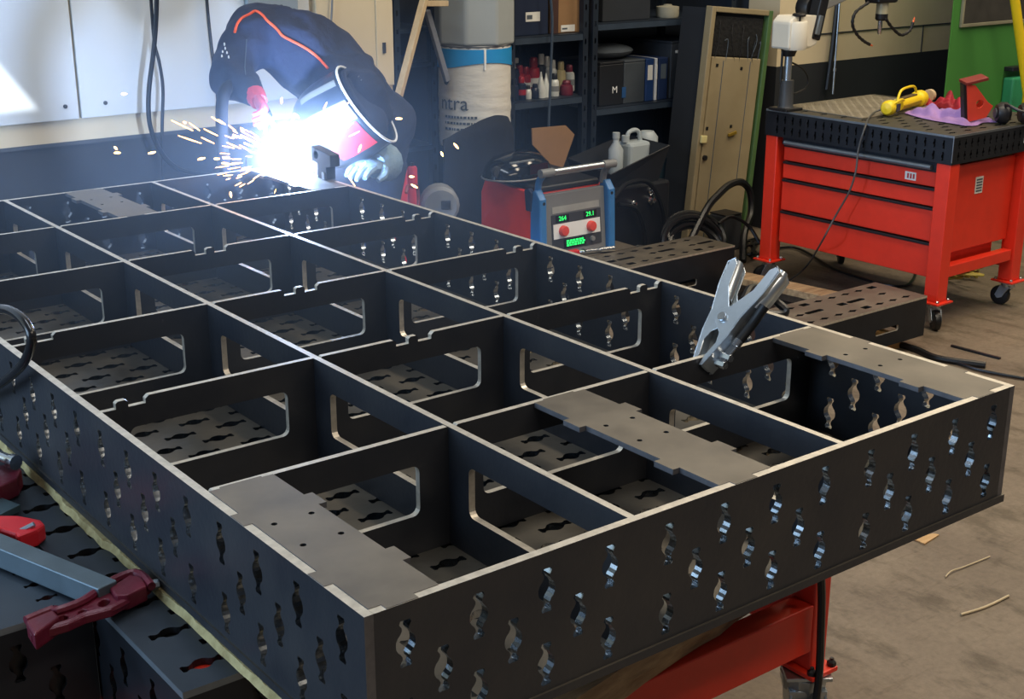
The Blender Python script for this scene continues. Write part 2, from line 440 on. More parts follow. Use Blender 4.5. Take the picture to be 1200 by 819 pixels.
mb.add([lampm(a_, b_, -.26) for a_, b_ in ((-.07, -.07), (.07, -.07), (.07, .07), (-.07, .07))], [(0, 1, 2, 3)])
mb.obj('housing', M_BLACK, wl_)
MB().tube([(0, 0, .04), (0, 0, LAMP.z-.12)], .015, 10).obj('stand', M_BLACK, wl_)
for k_ in range(3): MB().tube([(0, 0, .25), (.2*math.cos(2.1*k_), .2*math.sin(2.1*k_), .012)], .011, 8).obj('leg', M_BLACK, wl_)

# ================================================================== STEEL TABLE FRAME (upside down)
RIM = .84; BOT = .64; TP = .012
W, L = 1.2, 2.4
US = (.394, .794); VS = (.406, .80, 1.206, 1.612, 2.02)
fr = thing('welding_table_frame', 'large dark steel welding table lying upside down with open rib grid', 'table frame', (0, 0, BOT))
H = RIM-BOT
# perforated top plate (now underneath)
mb = MB(); sl = {}
for r in range(1, 48):
    y = .05*r
    xs = [.05+.1*k for k in range(12)] if r % 2 else [.1*k for k in range(1, 12)]
    sl[y] = xs
perf(mb, -.005, W+.005, -.0035, L+.0035, TP, lambda a, t, n: (a, t, n), sl)
mb.obj('top_plate', [M_SCALE2, M_SCALE, M_SLOTW], fr)
# four perforated side plates (slots upright, rows at 50/100/150 mm)
def side_slots(length, skip):
    d = {}
    for i in range(1, int(round(length/.05))):
        t = .05*i
        if i % 2: d[t] = [.05, .15]
        else:
            d[t] = [] if any(abs(t-s) < .03 for s in skip) else [.10]
    return {k: v for k, v in d.items() if v}
mb = MB(); perf(mb, TP, H, .0102, W-.0102, .012, lambda a, t, n: (t, n, a), side_slots(W, US), mend=3); mb.obj('side_plate', [M_SCALE, M_CUT, M_SLOTW, M_CUTD], fr)
mb = MB(); perf(mb, TP, H, .0102, W-.0102, .012, lambda a, t, n: (t, L-.012+n, a), side_slots(W, US), mend=3); mb.obj('side_plate', [M_SCALE, M_CUT, M_SLOTW, M_CUTD], fr)
mb = MB(); perf(mb, TP, H, -.0, L, .012, lambda a, t, n: (n-.002, t, a), side_slots(L, VS), mend=3); mb.obj('side_plate', [M_SCALE, M_CUT, M_SLOTW, M_CUTD], fr)
mb = MB(); perf(mb, TP, H, -.0, L, .012, lambda a, t, n: (W-.010+n, t, a), side_slots(L, VS), mend=3); mb.obj('side_plate', [M_SCALE, M_CUT, M_SLOTW, M_CUTD], fr)
# long ribs
vb = [.012]+list(VS)+[L-.012]
for u in US:
    holes = [rrect(vb[i]+.052, .074, vb[i+1]-.055, .153, .012) for i in range(6)]
    mb = MB(); mb.plate([(.012, TP), (L-.012, TP), (L-.012, H), (.012, H)], holes, .011, lambda a, b, n, u=u: (u-.0055+n, a, b))
    mb.obj('long_rib', [M_SCALE, M_CUT], fr)
# cross ribs: three pieces in each row, with windows and the notches for the leg plates
ub = [.010, US[0]-.0055, US[0]+.0055, US[1]-.0055, US[1]+.0055, W-.010]
NOTCH = {0: .017, 1: .553, 2: 1.105}
for vi, v in enumerate(VS):
    for c in range(3):
        x0, x1 = ub[2*c], ub[2*c+1]
        top = []
        s = NOTCH[c]
        if vi in (1, 2, 3):
            def bump(a, b): return [(a, H-.012), (a, H-.003), (a+.004, H), (b-.004, H), (b, H-.003), (b, H-.012)]
            top = [(x0, H-.012)] if s-x0 < .012 else [(x0, H-.006), (x0+.006, H), (s-.006, H), (s, H-.004), (s, H-.012)]
            top += bump(s+.026, s+.046)
            e = s+.074
            top += [(e, H-.012), (e, H-.005), (e+.006, H)]
            top += [(x1, H)] if x1-e > .02 else []
        else:
            top = [(x0, H-.006), (x0+.006, H), (x1-.002, H), (x1, H-.004)]
        out = [(x0, TP)]+top+[(x1, TP)] if top[-1][0] >= x1-1e-6 else [(x0, TP)]+top+[(x1, H), (x1, TP)]
        mb = MB(); mb.plate(out, [rrect(x0+.052, .074, x1-.052, .153, .012)], .010, lambda a, b, n, v=v: (a, v-.005+n, b))
        mb.obj('cross_rib', [M_SCALE, M_CUT], fr)
# leg plates lying in the rim (four bolt holes, little tabs)
def leg_plate(x0, x1, y0, y1, tabs_in, tabs_out_l=False, tabs_out_r=False):
    ym = (y0+y1)/2; d = y1-y0
    ya, yb, yc, yd = y0+.19*d, y0+.285*d, y0+.69*d, y0+.785*d
    o = [(x0, y0)]
    cx = (x0+x1)/2
    o += [(cx-.030, y0), (cx-.030, y0-.0108), (cx+.012, y0-.0108), (cx+.012, y0), (x1, y0)]
    def rt(ya, yb): return [(x1, ya), (x1+.012, ya), (x1+.012, yb), (x1, yb)]
    def lt(yb, ya): return [(x0, yb), (x0-.012, yb), (x0-.012, ya), (x0, ya)]
    o += rt(ya, yb)+rt(yc, yd)
    o += [(x1, y1), (cx+.03, y1), (cx+.03, y1+.004), (cx-.03, y1+.004), (cx-.03, y1), (x0, y1)]
    o += lt(yd, yc)+lt(yb, ya)
    hs = [circ(cx+sx*.026, ym+sy*.036+.02, .0042, 10) for sx in (-1, 1) for sy in (-1, 1)]
    mb = MB(); mb.plate(o, hs, .008, lambda a, b, n: (a, b, H-.0072+n), 0, 1, 2)
    return mb.obj('leg_plate', [M_LEGPL, M_CUTD, M_BLACKST], fr)  # edges and hole walls darkened, their shade put into the colour
for y0, y1 in ((.0115, VS[0]-.005), (VS[4]+.006, L-.012)):
    leg_plate(.0105, .103, y0, y1, 1)
    leg_plate(.549, .648, y0, y1, 1)
    leg_plate(1.083, W-.0105, y0, y1, 1)

# ================================================================== SUPPORTS UNDER THE FRAME
TZ = .627
def caster(parent, loc, rz=0, h=.13, rw=.05, wheelmat=None):
    c = bpy.data.objects.new('caster', None)
    k = h/.13
    mb = MB()
    mb.box((-.032*k, -.032*k, h-.008), (.032*k, .032*k, h))
    mb.lathe([(.03*k, h-.03*k), (.034*k, h-.008)], 14)
    for s in (-1, 1):
        mb.plate([(-.028*k, h-.022*k), (.028*k, h-.022*k), (.052*k, rw*1.05), (.036*k, rw*.72), (.012*k, rw*.9)], [], .005, lambda a, b, n, s=s: (a, s*.024*k-.0025+n, b), 0, 0)
    mb.box((-.03*k, -.0265*k, h-.034*k), (.03*k, .0265*k, h-.022*k))
    fk = mb.obj('caster', M_ZINC, parent, bevel=.0015)
    fk.location = loc; fk.rotation_euler = (0, 0, rz)
    wh = MB().lathe([(.008, -.018*k), (rw*.72, -.018*k), (rw*.97, -.014*k), (rw, -.008*k), (rw, .008*k), (rw*.97, .014*k), (rw*.72, .018*k), (.008, .018*k)], 22, M=Matrix.Translation((.034*k, 0, rw)) @ Matrix.Rotation(PI/2, 4, 'X'))
    wh.obj('wheel', wheelmat or M_RUBBER, fk, smooth=True)
    MB().lathe([(.012*k, -.027*k), (.012*k, .027*k)], 10, M=Matrix.Translation((.034*k, 0, rw)) @ Matrix.Rotation(PI/2, 4, 'X')).obj('axle', M_ZINC, fk)
    return fk
_c = P(214, 812, Z=TZ)
SX0, SX1, SY0, SY1 = _c.x, 1.245, _c.y, 1.55
st = thing('support_workbench', 'black perforated workbench on red wheeled legs carrying the upside-down frame', 'workbench', (SX0, SY0, 0))
sw, sd = SX1-SX0, SY1-SY0
mb = MB(); sl = {}
for r in range(1, int(sd/.05)):
    y = .05*r
    xs = [.05+.1*k for k in range(13)] if r % 2 else [.1*k for k in range(1, 13)]
    sl[y] = [x for x in xs if x < sw-.03]
perf(mb, 0, sw, 0, sd, .01, lambda a, t, n: (a, t, TZ-.01+n), sl)
mb.obj('table_top', [M_BLACKTOP, M_GREYST, M_BLACK], st)  # black slot walls here and on the aprons carry painted shade
MB().box((.05, .012, TZ-.155), (sw-.05, sd-.012, TZ-.0125)).obj('shade_filler', M_BLACK, st)  # added black filler, stands for the shade seen through the slots
def apron_slots(l): return {.05*i: ([.05] if i % 2 else [.10]) for i in range(1, int(l/.05))}
for fn, ln in ((lambda a, t, n: (t, .0+n, TZ-.16+a), sw), (lambda a, t, n: (t, sd-.008+n, TZ-.16+a), sw), (lambda a, t, n: (.0+n, t, TZ-.16+a), sd), (lambda a, t, n: (sw-.008+n, t, TZ-.16+a), sd)):
    mb = MB(); perf(mb, 0, .15, .001, ln-.001, .008, fn, apron_slots(ln)); mb.obj('apron', [M_BLACKST, M_GREYST, M_BLACK], st)
for lx, ly, nm in ((.06, .04, 0), (sw-.076, .04, 1), (.06, sd-.04, 2), (sw-.076, sd-.04, 3)):
    g = MB().box((lx-.022, ly-.030, .190), (lx+.022, ly+.030, TZ-.011)).obj('leg', M_RED, st, bevel=.004)
    ft = MB().box((lx-.036, ly-.050, .180), (lx+.036, ly+.050, .190)).obj('foot_plate', M_RED, g, bevel=.002)
    for bx, by in ((-.028, -.040), (.028, -.040), (-.028, .040), (.028, .040)):
        MB().lathe([(.009, 0), (.009, .008), (.004, .012), (.004, .016)], 6, M=Matrix.Translation((lx+bx, ly+by, .190))).obj('bolt', M_BLACK, g)
    caster(st, (lx, ly, 0), rz=(-2.3, -2.2, .4, 1.1)[nm], h=.178, rw=.062)
MB().box((.097, .01, .232), (sw-.099, .06, .330)).obj('rail', M_RED, st, bevel=.003)
MB().box((.097, sd-.06, .232), (sw-.099, sd-.01, .330)).obj('rail', M_RED, st, bevel=.003)
for lx in (.035, sw-.085): MB().box((lx, .077, .232), (lx+.05, sd-.077, .330)).obj('rail', M_RED, st, bevel=.003)

# rough timber lying across the rail, and the raw board under the frame
a = Vector((1.19, .392, .0)); b = Vector((.45, .262, 0)); d = (a-b).normalized(); n_ = Vector((-d.y, d.x, 0))
mb = MB(); k = 14
ring = []
for i in range(k+1):
    p = b+(a-b)*i/k
    j = [random.uniform(-.004, .004) for _ in range(6)]
    ring.append([p+n_*j[0]+Vector((0, 0, .332)), p+n_*(.012+j[1])+Vector((0, 0, .3315)), p+n_*.09+Vector((0, 0, .3315)), p+n_*.09+Vector((0, 0, .385)), p+n_*(.004+j[3])+Vector((0, 0, .386+j[4])), p+n_*(-.003+j[5])+Vector((0, 0, .36))])
vs = [q for r in ring for q in r]; fs = []
for i in range(k):
    for q in range(6): fs.append((i*6+q, i*6+(q+1) % 6, (i+1)*6+(q+1) % 6, (i+1)*6+q))
fs += [tuple(range(6)), tuple(k*6+q for q in range(6))]
tag(MB().add(vs, fs).obj('timber_beam', M_WOODD), 'rough worn timber lying across the red rail under the frame', 'timber')
# raw board strips between workbench and frame; ragged left edge
mb = MB(); k = 90; vs = []
for i in range(k+1):
    y = .20+1.78*i/k
    e = -.010+random.uniform(-.002, .0015)*(1.0 if y > .42 else .3)-(.004 if .75 < y < .95 else 0)
    vs += [(e, y, TZ+.0005), (.16, y, TZ+.0005), (.16, y, BOT-.0005), (e+.004+random.uniform(-.002, .002), y, BOT-.0005)]
fs = []
for i in range(k):
    for q in range(4): fs.append((i*4+q, i*4+(q+1) % 4, (i+1)*4+(q+1) % 4, (i+1)*4+q))
fs += [(0, 1, 2, 3), (k*4+3, k*4+2, k*4+1, k*4)]
tag(mb.add(vs, fs).obj('fibre_board', M_BOARD), 'raw yellowish board strip with ragged edge under the frame\'s left side', 'board')
tag(MB().box((1.0, .36, TZ+.0005), (1.15, 1.5, BOT-.0005)).obj('packing_board', M_WOOD), 'plain wooden packing board hidden between bench and frame at the right', 'board')

# neighbouring black perforated table on the left
lt = thing('perforated_side_table', 'black perforated steel table at the left edge holding the red clamps', 'table', (-1.3, P(0, 737, Z=TZ).y, 0))
lw, ld = 1.3+SX0-.003, 1.6
mb = MB(); sl = {}
for r in range(1, int(ld/.05)):
    y = .05*r
    xs = [lw-(.045+.09*k) for k in range(12)]
    sl[y] = xs
perf(mb, 0, lw, 0, ld, .01, lambda a, t, n: (a, t, TZ-.011+n), sl, half_a=.045, k=.54)
MB().box((.012, .012, TZ-.155), (lw-.012, ld-.012, TZ-.013)).obj('shade_filler', M_BLACK, lt)  # black filler added behind the slots as their inner shade
mb.obj('table_top', [M_BLACKTOP, M_GREYST, M_BLACK], lt)  # slot walls black too, shade put into their colour
mb = MB(); perf(mb, 0, .15, .001, lw-.001, .008, lambda a, t, n: (t, n, TZ-.161+a), apron_slots(lw)); mb.obj('apron', [M_BLACKST, M_GREYST, M_BLACK], lt)
mb = MB(); perf(mb, 0, .15, .001, ld-.001, .008, lambda a, t, n: (lw-.008+n, t, TZ-.161+a), apron_slots(ld)); mb.obj('apron', [M_BLACKST, M_GREYST, M_BLACK], lt)
for lx, ly in ((lw-.06, .06), (.06, .06), (lw-.06, ld-.06), (.06, ld-.06)):
    MB().box((lx-.035, ly-.035, 0), (lx+.035, ly+.035, TZ-.012)).obj('leg', M_RED, lt, bevel=.004)

# ================================================================== RED TOOL WORKBENCH (right)
cb = thing('drawer_workbench', 'red drawer workbench on casters with black perforated top', 'workbench', (3.655, 1.835, 0), (0, 0, math.radians(1.0)))
CD, CW, CT = .72, .905, .752
def cslots(l): return {.04*i: ([.028, .072]) for i in range(1, int(l/.04))}
mb = MB(); sl = {}
for r in range(1, 18):
    sl[.05*r] = [.06+.1*k for k in range(7)] if r % 2 else [.11+.1*k for k in range(6)]
perf(mb, 0, CD, 0, CW, .008, lambda a, t, n: (a, t, CT-.008+n), sl, k=.8)
mb.obj('table_top', [mat('tool_top_steel', '3a3832', .55, .3, col2='4a463c', scale=12), M_GREYST, M_BLACKST], cb)
for fn, ln in ((lambda a, t, n: (n, t, CT-.108+a), CW), (lambda a, t, n: (CD-.006+n, t, CT-.108+a), CW), (lambda a, t, n: (t, n, CT-.108+a), CD), (lambda a, t, n: (t, CW-.006+n, CT-.108+a), CD)):
    mb = MB(); perf(mb, 0, .0995, .0005, ln-.0005, .006, fn, cslots(ln), half_a=.022, half_t=.02, k=.55); mb.obj('apron', [M_BLACKST, M_GREYST, M_BLACK], cb)
MB().box((.012, .012, CT-.1), (CD-.012, CW-.012, CT-.010)).obj('shade_filler', M_BLACK, cb)  # added black box that makes the apron slots look dark inside
# bright worn corner line of the top
MB().tube([(0, .0, CT-.1), (0, 0, CT), (CD*.5, 0, CT)], .0018, 6).obj('worn_edge', M_ZINC, cb)
for lx, ly, rz in ((.0, .0, -2.2), (.0, CW-.07, 2.6), (CD-.22, .0, 1.6), (CD-.22, CW-.07, .8)):
    g = MB().box((lx+.004, ly+.004, .112), (lx+.066, ly+.066, CT-.109)).obj('leg', M_RED, cb, bevel=.004)
    MB().box((lx-.014, ly-.014, .104), (lx+.084, ly+.084, .112)).obj('foot_plate', M_RED, g, bevel=.002)
    for bx in (0, .07):
        for by in (0, .07):
            MB().lathe([(.006, 0), (.006, .006), (.002, .009)], 6, M=Matrix.Translation((lx+bx, ly+by, .112))).obj('bolt', M_ZINC, g)
    caster(cb, (lx+.035, ly+.035, 0), rz=rz, h=.103, rw=.04)
MB().box((.07, .012, .20), (CD-.222, .052, .245)).obj('rail', M_RED, cb, bevel=.003)
MB().box((.07, CW-.052, .20), (CD-.222, CW-.012, .245)).obj('rail', M_RED, cb, bevel=.003)
MB().box((CD-.19, .072, .16), (CD-.155, CW-.072, .205)).obj('rail', M_RED, cb, bevel=.003)
# drawer chest
y0, y1 = .072, CW-.080
MB().box((.055, y0-.03, .285), (CD-.225, y1, .625)).obj('chest', M_RED, cb, bevel=.003)
MB().box((.07, y0+.002, .205), (CD-.27, y1-.01, .284)).obj('lower_chest', M_RED, cb, bevel=.003)
MB().box((.02, y0, .612), (.06, y1, .640)).obj('top_rail', M_BLACKST, cb, bevel=.002)
MB().tube([(.012, y0+.02, .622), (.012, y1-.02, .622)], .010, 10).obj('push_handle', M_BLUEM if False else M_GREYST, cb, smooth=True)
for z0, z1 in ((.545, .604), (.470, .533), (.335, .458), (.195, .322)):
    d_ = MB().box((.030, y0+.004, z0), (.054, y1-.004, z1)).obj('drawer', M_RED, cb, bevel=.004)
    MB().box((.024, y0+.006, z1-.002), (.052, y1-.006, z1+.008)).obj('grip_strip', M_BLACK, d_, bevel=.002)
    if z0 > .5:
        MB().box((.0285, y0+.095, z0+.012), (.0298, y0+.145, z1-.016)).obj('sticker', M_LABEL, d_)
        for q in range(3): MB().box((.0276, y0+.101+.013*q, z0+.018), (.0284, y0+.109+.013*q, z1-.022)).obj('sticker_print', mat('red_ink', 'a83030', .6), d_)
pl = MB().box((.235, y0-.032, .50), (.285, y0-.0305, .565)).obj('rating_plate', M_LABEL, cb)
for q in range(5): MB().box((.241, y0-.0328, .507+.011*q), (.279, y0-.0322, .513+.011*q)).obj('plate_print', M_INK, pl)
MB().box((.47, -.0015, CT-.075), (.50, -.0005, CT-.045)).obj('sticker', M_LABEL, cb)
# diamond tread sheet lying on the rear half
c0 = Vector((3.655, 1.835, 0))
tr = thing('tread_plate', 'worn diamond tread plate lying on the back half of the red workbench', 'tread plate', (3.72, 2.31, CT+.0005))
MB().box((0, 0, 0), (.58, .42, .004)).obj('sheet', mat('worn_tread', '8d8574', .5, .35, col2='6f685a', scale=9), tr, bevel=.001)
mb = MB()
for i in range(23):
    for j in range(16):
        cx, cy = .02+i*.0245, .015+j*.0245
        a_ = PI/4 if (i+j) % 2 else -PI/4
        mb.add([(-.011, 0, 0), (0, -.003, 0), (.011, 0, 0), (0, .003, 0), (0, 0, .002)], [(0, 1, 4), (1, 2, 4), (2, 3, 4), (3, 0, 4)], 0, Matrix.Translation((cx, cy, .004)) @ Matrix.Rotation(a_, 4, 'Z'))
o = mb.obj('tread_pattern', MATS['worn_tread'], tr); o['kind'] = 'stuff'

TOPZ = CT+.001
# yellow angle grinder / die grinder
def along(px0, px1, z): return P(*px0, Z=z), P(*px1, Z=z)
g0, g1 = P(1040, 128, Z=TOPZ+.03), P(1092, 112, Z=TOPZ+.03)
ax = (g1-g0).normalized(); sd_ = Vector((-ax.y, ax.x, 0)); gl = (g1-g0).length
gr = thing('power_grinder', 'yellow corded power grinder lying on the red workbench top', 'power tool', (g0.x, g0.y, TOPZ), (0, 0, math.atan2(ax.y, ax.x)))
k = gl/.22
rx = lambda s: Matrix.Translation((s*k, 0, .034)) @ Matrix.Rotation(PI/2, 4, 'Y')
MB().lathe([(.0, -.005), (.022, 0), (.030, .012), (.030, .045), (.024, .055)], 14, M=rx(-.005)).obj('rear_cap', M_YEL, gr, smooth=True)
MB().lathe([(.026, 0), (.024, .02), (.024, .09*k), (.028, .10*k)], 14, M=rx(.045)).obj('grip', M_YEL, gr, smooth=True)
MB().box((.06*k, -.012, .050), (.13*k, .012, .061)).obj('grip_pad', mat('brown_rubber', '5a4a2c', .6), gr, bevel=.003)
MB().box((.05*k, -.0275, .028), (.135*k, -.018, .036)).obj('side_rib', mat('dark_yellow', 'a88c18', .5), gr, bevel=.002)
MB().lathe([(.026, 0), (.034, .01), (.034, .05), (.030, .062), (.0, .064)], 16, M=rx(.14)).obj('motor_housing', M_YEL, gr, smooth=True)
MB().lathe([(.026, 0), (.026, .028), (.012, .034), (.010, .055), (0, .056)], 14, M=rx(.20)).obj('gear_head', M_PALE, gr, smooth=True)
MB().tube(spline([(.045*k, 0, .055), (.055*k, 0, .085), (.075*k, 0, .095), (.12*k, 0, .092), (.135*k, 0, .066)], 5), .0055, 8).obj('bail_handle', M_YEL, gr, smooth=True)
MB().tube(spline([(.0, -.02, .05), (.03*k, -.026, .062), (.05*k, -.022, .055)], 4), .005, 8).obj('switch_lever', M_YEL, gr, smooth=True)
for q in range(4): MB().box((.008*k+q*.009, -.033, .02), (.012*k+q*.009, -.0285, .05)).obj('vent', M_DGREY, gr)
cd_ = [P(1041, 127, Z=TOPZ+.03), P(1028, 130, Z=TOPZ+.015), P(1019, 137, Z=TOPZ+.006)]
e0 = Vector((3.63, 2.20, TOPZ+.006))
_cp = cd_+[P(1014, 148, X=3.635), P(1006, 175, X=3.615), P(1003, 200, X=3.605), P(995, 225, X=3.6), P(978, 255, X=3.59), P(962, 285, X=3.57), P(945, 312, Z=.05), P(925, 328, Z=.012), P(905, 334, Z=.006), P(880, 330, Z=.006)]
_inv = (Matrix.Translation(gr.location) @ Matrix.Rotation(math.atan2(ax.y, ax.x), 4, 'Z')).inverted()
MB().tube(spline([_inv @ q for q in _cp], 8), .0038, 8).obj('cord', mat('grey_cord', '4a4a48', .5), gr, smooth=True)

# rag, red gloves, magnetic square and headset on the bench top
def rag(name, cpx, rx_, ry_, h, m, label, cat, seed, z0=TOPZ, rot=0):
    rnd = random.Random(seed); c = P(*cpx, Z=z0); n = 26; vs = []; fs = []
    ph = [rnd.uniform(0, 6) for _ in range(8)]
    for i in range(n+1):
        for j in range(n+1):
            u, v = i/n*2-1, j/n*2-1
            rr = math.sqrt(u*u+v*v)
            bu = u*(1+.12*math.sin(3*v+ph[0])); bv = v*(1+.14*math.sin(3*u+ph[1]))
            q = max(0, 1-max(abs(u), abs(v))**3)
            z = h*q*(.45+.3*math.sin(4*u+2.2*v+ph[2])+.25*math.sin(7*v-3*u+ph[3])+.22*math.sin(9*u+5*v+ph[4])+.2*math.sin(13*v-8*u+ph[5])+.14*math.sin(19*u+3*v+ph[6]))
            x, y = bu*rx_, bv*ry_
            vs.append((c.x+x*math.cos(rot)-y*math.sin(rot), c.y+x*math.sin(rot)+y*math.cos(rot), z0+.002+max(0, z)))
    for i in range(n):
        for j in range(n):
            a_ = i*(n+1)+j; fs.append((a_, a_+1, a_+n+2, a_+n+1))
    o = MB().add(vs, fs).obj(name, m, smooth=False)
    sb = o.modifiers.new('thick', 'SOLIDIFY'); sb.thickness = .002; sb.offset = 1
    s2 = o.modifiers.new('sub', 'SUBSURF'); s2.levels = 1; s2.render_levels = 1
    return tag(o, label, cat)
rag('cleaning_rag', (1114, 139), .10, .17, .042, mat('lilac_cloth', 'a582b8', .85, 0, col2='8a6aa0', scale=10, bump=.3), 'crumpled lilac rag under the red glove on the workbench', 'rag', 3, rot=-.25)
rag('work_glove', (1116, 126), .075, .12, .06, mat('dark_red_cloth', 'a8142c', .7, 0, col2='7c0e22', scale=14, bump=.3), 'crumpled dark red work glove lying on the lilac rag', 'glove', 5, rot=-.2)
MATS['dark_red_cloth']
# red/black magnetic welding square leaning on the glove
q0 = P(1147, 135, Z=TOPZ+.03)
ms = thing('magnetic_square', 'red and black welding magnet standing tilted on the lilac rag', 'magnet', (q0.x, q0.y, TOPZ+.022), (math.radians(8), math.radians(-12), math.radians(-28)))
mb = MB(); mb.plate([(-.055, 0), (.02, 0), (.05, .04), (.028, .062), (-.02, .14), (-.055, .15)], [circ(-.005, .062, .016, 14)], .006, lambda a, b, n: (a, -.022+n, b))
mb.obj('face_plate', [mat('orange_red_paint', 'd4402c', .45), MATS['orange_red_paint']], ms, bevel=.001)
mb = MB(); mb.plate([(-.055, 0), (.02, 0), (.05, .04), (.028, .062), (-.02, .14), (-.055, .15)], [circ(-.005, .062, .016, 14)], .006, lambda a, b, n: (a, .016+n, b))
mb.obj('face_plate', [MATS['orange_red_paint'], MATS['orange_red_paint']], ms, bevel=.001)
MB().box((-.066, -.016, 0), (-.040, .016, .152)).obj('magnet_bar', M_BLACK, ms, bevel=.002)
MB().box((-.062, -.03, .150), (.03, .03, .162)).obj('top_flange', mat('red_brown', '7a2420', .5), ms, bevel=.002)
q0 = P(1190, 135, Z=TOPZ+.035)
hs = thing('ear_defenders', 'black ear defenders lying at the right end of the workbench', 'ear defenders', (q0.x, q0.y, TOPZ), (0, 0, .9))
for s, z in ((-1, .042), (1, .042)):
    MB().lathe([(.0, -.03), (.032, -.026), (.042, -.01), (.042, .012), (.030, .024), (0, .026)], 18, M=Matrix.Translation((.01, s*.045, z)) @ Matrix.Rotation(PI/2, 4, 'X')).obj('ear_cup', M_BLACK, hs, smooth=True)
    MB().lathe([(.014, 0), (.020, .002), (.020, .006), (0, .008)], 14, M=Matrix.Translation((.01, s*.072, z)) @ Matrix.Rotation(-s*PI/2, 4, 'X')).obj('cup_badge', M_DGREY, hs, smooth=True)
MB().tube(spline([(.0, -.045, .075), (-.05, -.045, .078), (-.085, 0, .06), (-.05, .045, .078), (0, .045, .075)], 6), .006, 8).obj('headband', M_BLACK, hs, smooth=True)

# articulated tapping machine standing at the rear corner of the bench
TY = 2.66
tb = P(921, 118, Y=TY)
tp = thing('tapping_arm', 'white tapping machine on a steel post at the workbench corner', 'tapping machine', (tb.x, TY, CT))
Zt = lambda py: P(921, py, Y=TY).z-CT
MB().box((-.05, -.05, .0005), (.05, .05, .012)).obj('base_plate', M_BLACK, tp, bevel=.003)
MB().lathe([(.034, .012), (.030, .02), (.028, Zt(94)), (.0, Zt(94))], 16).obj('socket', M_DGREY, tp, smooth=True)
MB().lathe([(.0155, Zt(94)), (.0155, Zt(58))], 14).obj('post', M_ZINC, tp, smooth=True)
for s in (-1, 1): MB().lathe([(.005, Zt(96)), (.005, Zt(60))], 8, M=Matrix.Translation((s*.026, .012, 0))).obj('guide_rod', M_BLACK, tp)
MB().lathe([(.024, Zt(66)), (.034, Zt(58)), (.034, Zt(57))], 14).obj('collar', M_BLACK, tp, smooth=True)
hz0, hz1 = Zt(57), Zt(19)
bd = MB(); bd.plate([(-.058, hz0), (.075, hz0), (.115, hz0+.012), (.115, hz1), (-.03, hz1+.004), (-.058, hz1-.02)], [], .10, lambda a, b, n: (a, n-.05, b), 0, 0)
bo = bd.obj('head_housing', mat('machine_white', 'd8d2c2', .45, 0, var=.04), tp, bevel=.010)
MB().lathe([(.046, hz0-.002), (.05, hz0+.01), (.05, hz1-.025), (.046, hz1-.018), (0, hz1-.018)], 18, M=Matrix.Translation((-.004, -.03, 0))).obj('drum', MATS['machine_white'], tp, smooth=True)
MB().lathe([(.008, hz1-.018), (.008, hz1), (.026, hz1+.001), (.028, hz1+.008), (.022, hz1+.013), (0, hz1+.014)], 14, M=Matrix.Translation((-.004, -.045, 0))).obj('knob', M_BLACK, tp, smooth=True)
_o = Vector((tb.x, TY, CT)); a0 = P(951, 46, Y=TY-.03)-_o; a1 = P(963, -6, Y=TY-.03)-_o
MB().bar(a0, a1, .052, .05).obj('elbow', M_BLACK, tp, bevel=.006)
MB().bar(a0+Vector((-.004, -.03, .02)), a0+(a1-a0)*.55+Vector((-.010, -.03, 0)), .012, .022).obj('elbow_cover', M_GREYST, tp, bevel=.003)
MB().lathe([(.0, -.03), (.045, -.03), (.05, -.02), (.05, .02), (.045, .03), (0, .03)], 18, M=Matrix.Translation(P(947, 9, Y=TY+.03)-_o) @ Matrix.Rotation(PI/2, 4, 'X')).obj('joint', M_BLACK, tp, smooth=True)
a0 = P(962, 6, Y=TY)-_o
e1 = P(992, -8, Y=TY+.02)-Vector((tb.x, TY, CT))
MB().bar(a0, e1, .05, .04).obj('upper_arm', M_GREYP, tp, bevel=.006)
e2 = P(1033, -25, Y=TY+.02)-Vector((tb.x, TY, CT))
MB().bar(e1, e2, .05, .04).obj('forearm', M_GREYP, tp, bevel=.006)
hd = P(1034, 8, Y=TY+.02)-Vector((tb.x, TY, CT))
def hz(py): return P(1034, py, Y=TY+.02).z-CT
MB().box((hd.x-.075, hd.y-.04, hz(3)), (hd.x+.055, hd.y+.04, hz(-30))).obj('tool_carrier', M_BLACK, tp, bevel=.008)
MB().lathe([(.026, hz(17)), (.027, hz(3))], 16, M=Matrix.Translation((hd.x, hd.y, 0))).obj('motor', mat('olive_metal', 'b8b498', .4, .3), tp, smooth=True)
MB().lathe([(.020, hz(24)), (.027, hz(22)), (.027, hz(16))], 16, M=Matrix.Translation((hd.x, hd.y, 0))).obj('chuck_body', M_BLACK, tp, smooth=True)
MB().lathe([(.006, hz(40)), (.010, hz(38)), (.010, hz(24))], 12, M=Matrix.Translation((hd.x-.006, hd.y, 0))).obj('chuck', M_CHROME, tp, smooth=True)
off = Vector((tb.x, TY, CT))
for pts in (((1018, 3), (1003, 14), (999, 28), (1004, 40), (1012, 48), (1019, 52)), ((1038, 22), (1046, 33), (1056, 41), (1066, 36), (1070, 26))):
    pp = spline([P(*q, Y=TY-.02)-off for q in pts], 5)
    MB().tube(pp, [.0075 if i % 2 else .0055 for i in range(len(pp))], 8).obj('coolant_hose', M_BLACK, tp, smooth=True)
    d2 = (pp[-1]-pp[-2]).normalized()
    MB().tube([pp[-1], pp[-1]+d2*.022], [.005, .0025], 8).obj('nozzle', mat('orange_plastic', 'e06a3a', .5), tp)
pp = spline([P(*q, Y=TY+.02)-off for q in ((925, 72), (940, 80), (947, 92), (943, 104), (930, 110))], 6)
MB().tube(pp, .004, 8).obj('air_hose', M_BLACK, tp, smooth=True)
rod = P(976, 110, Z=TOPZ+.006)
tr2 = thing('upright_rod', 'thin steel rod standing on the tread plate', 'rod', (rod.x, rod.y, CT+.0065))
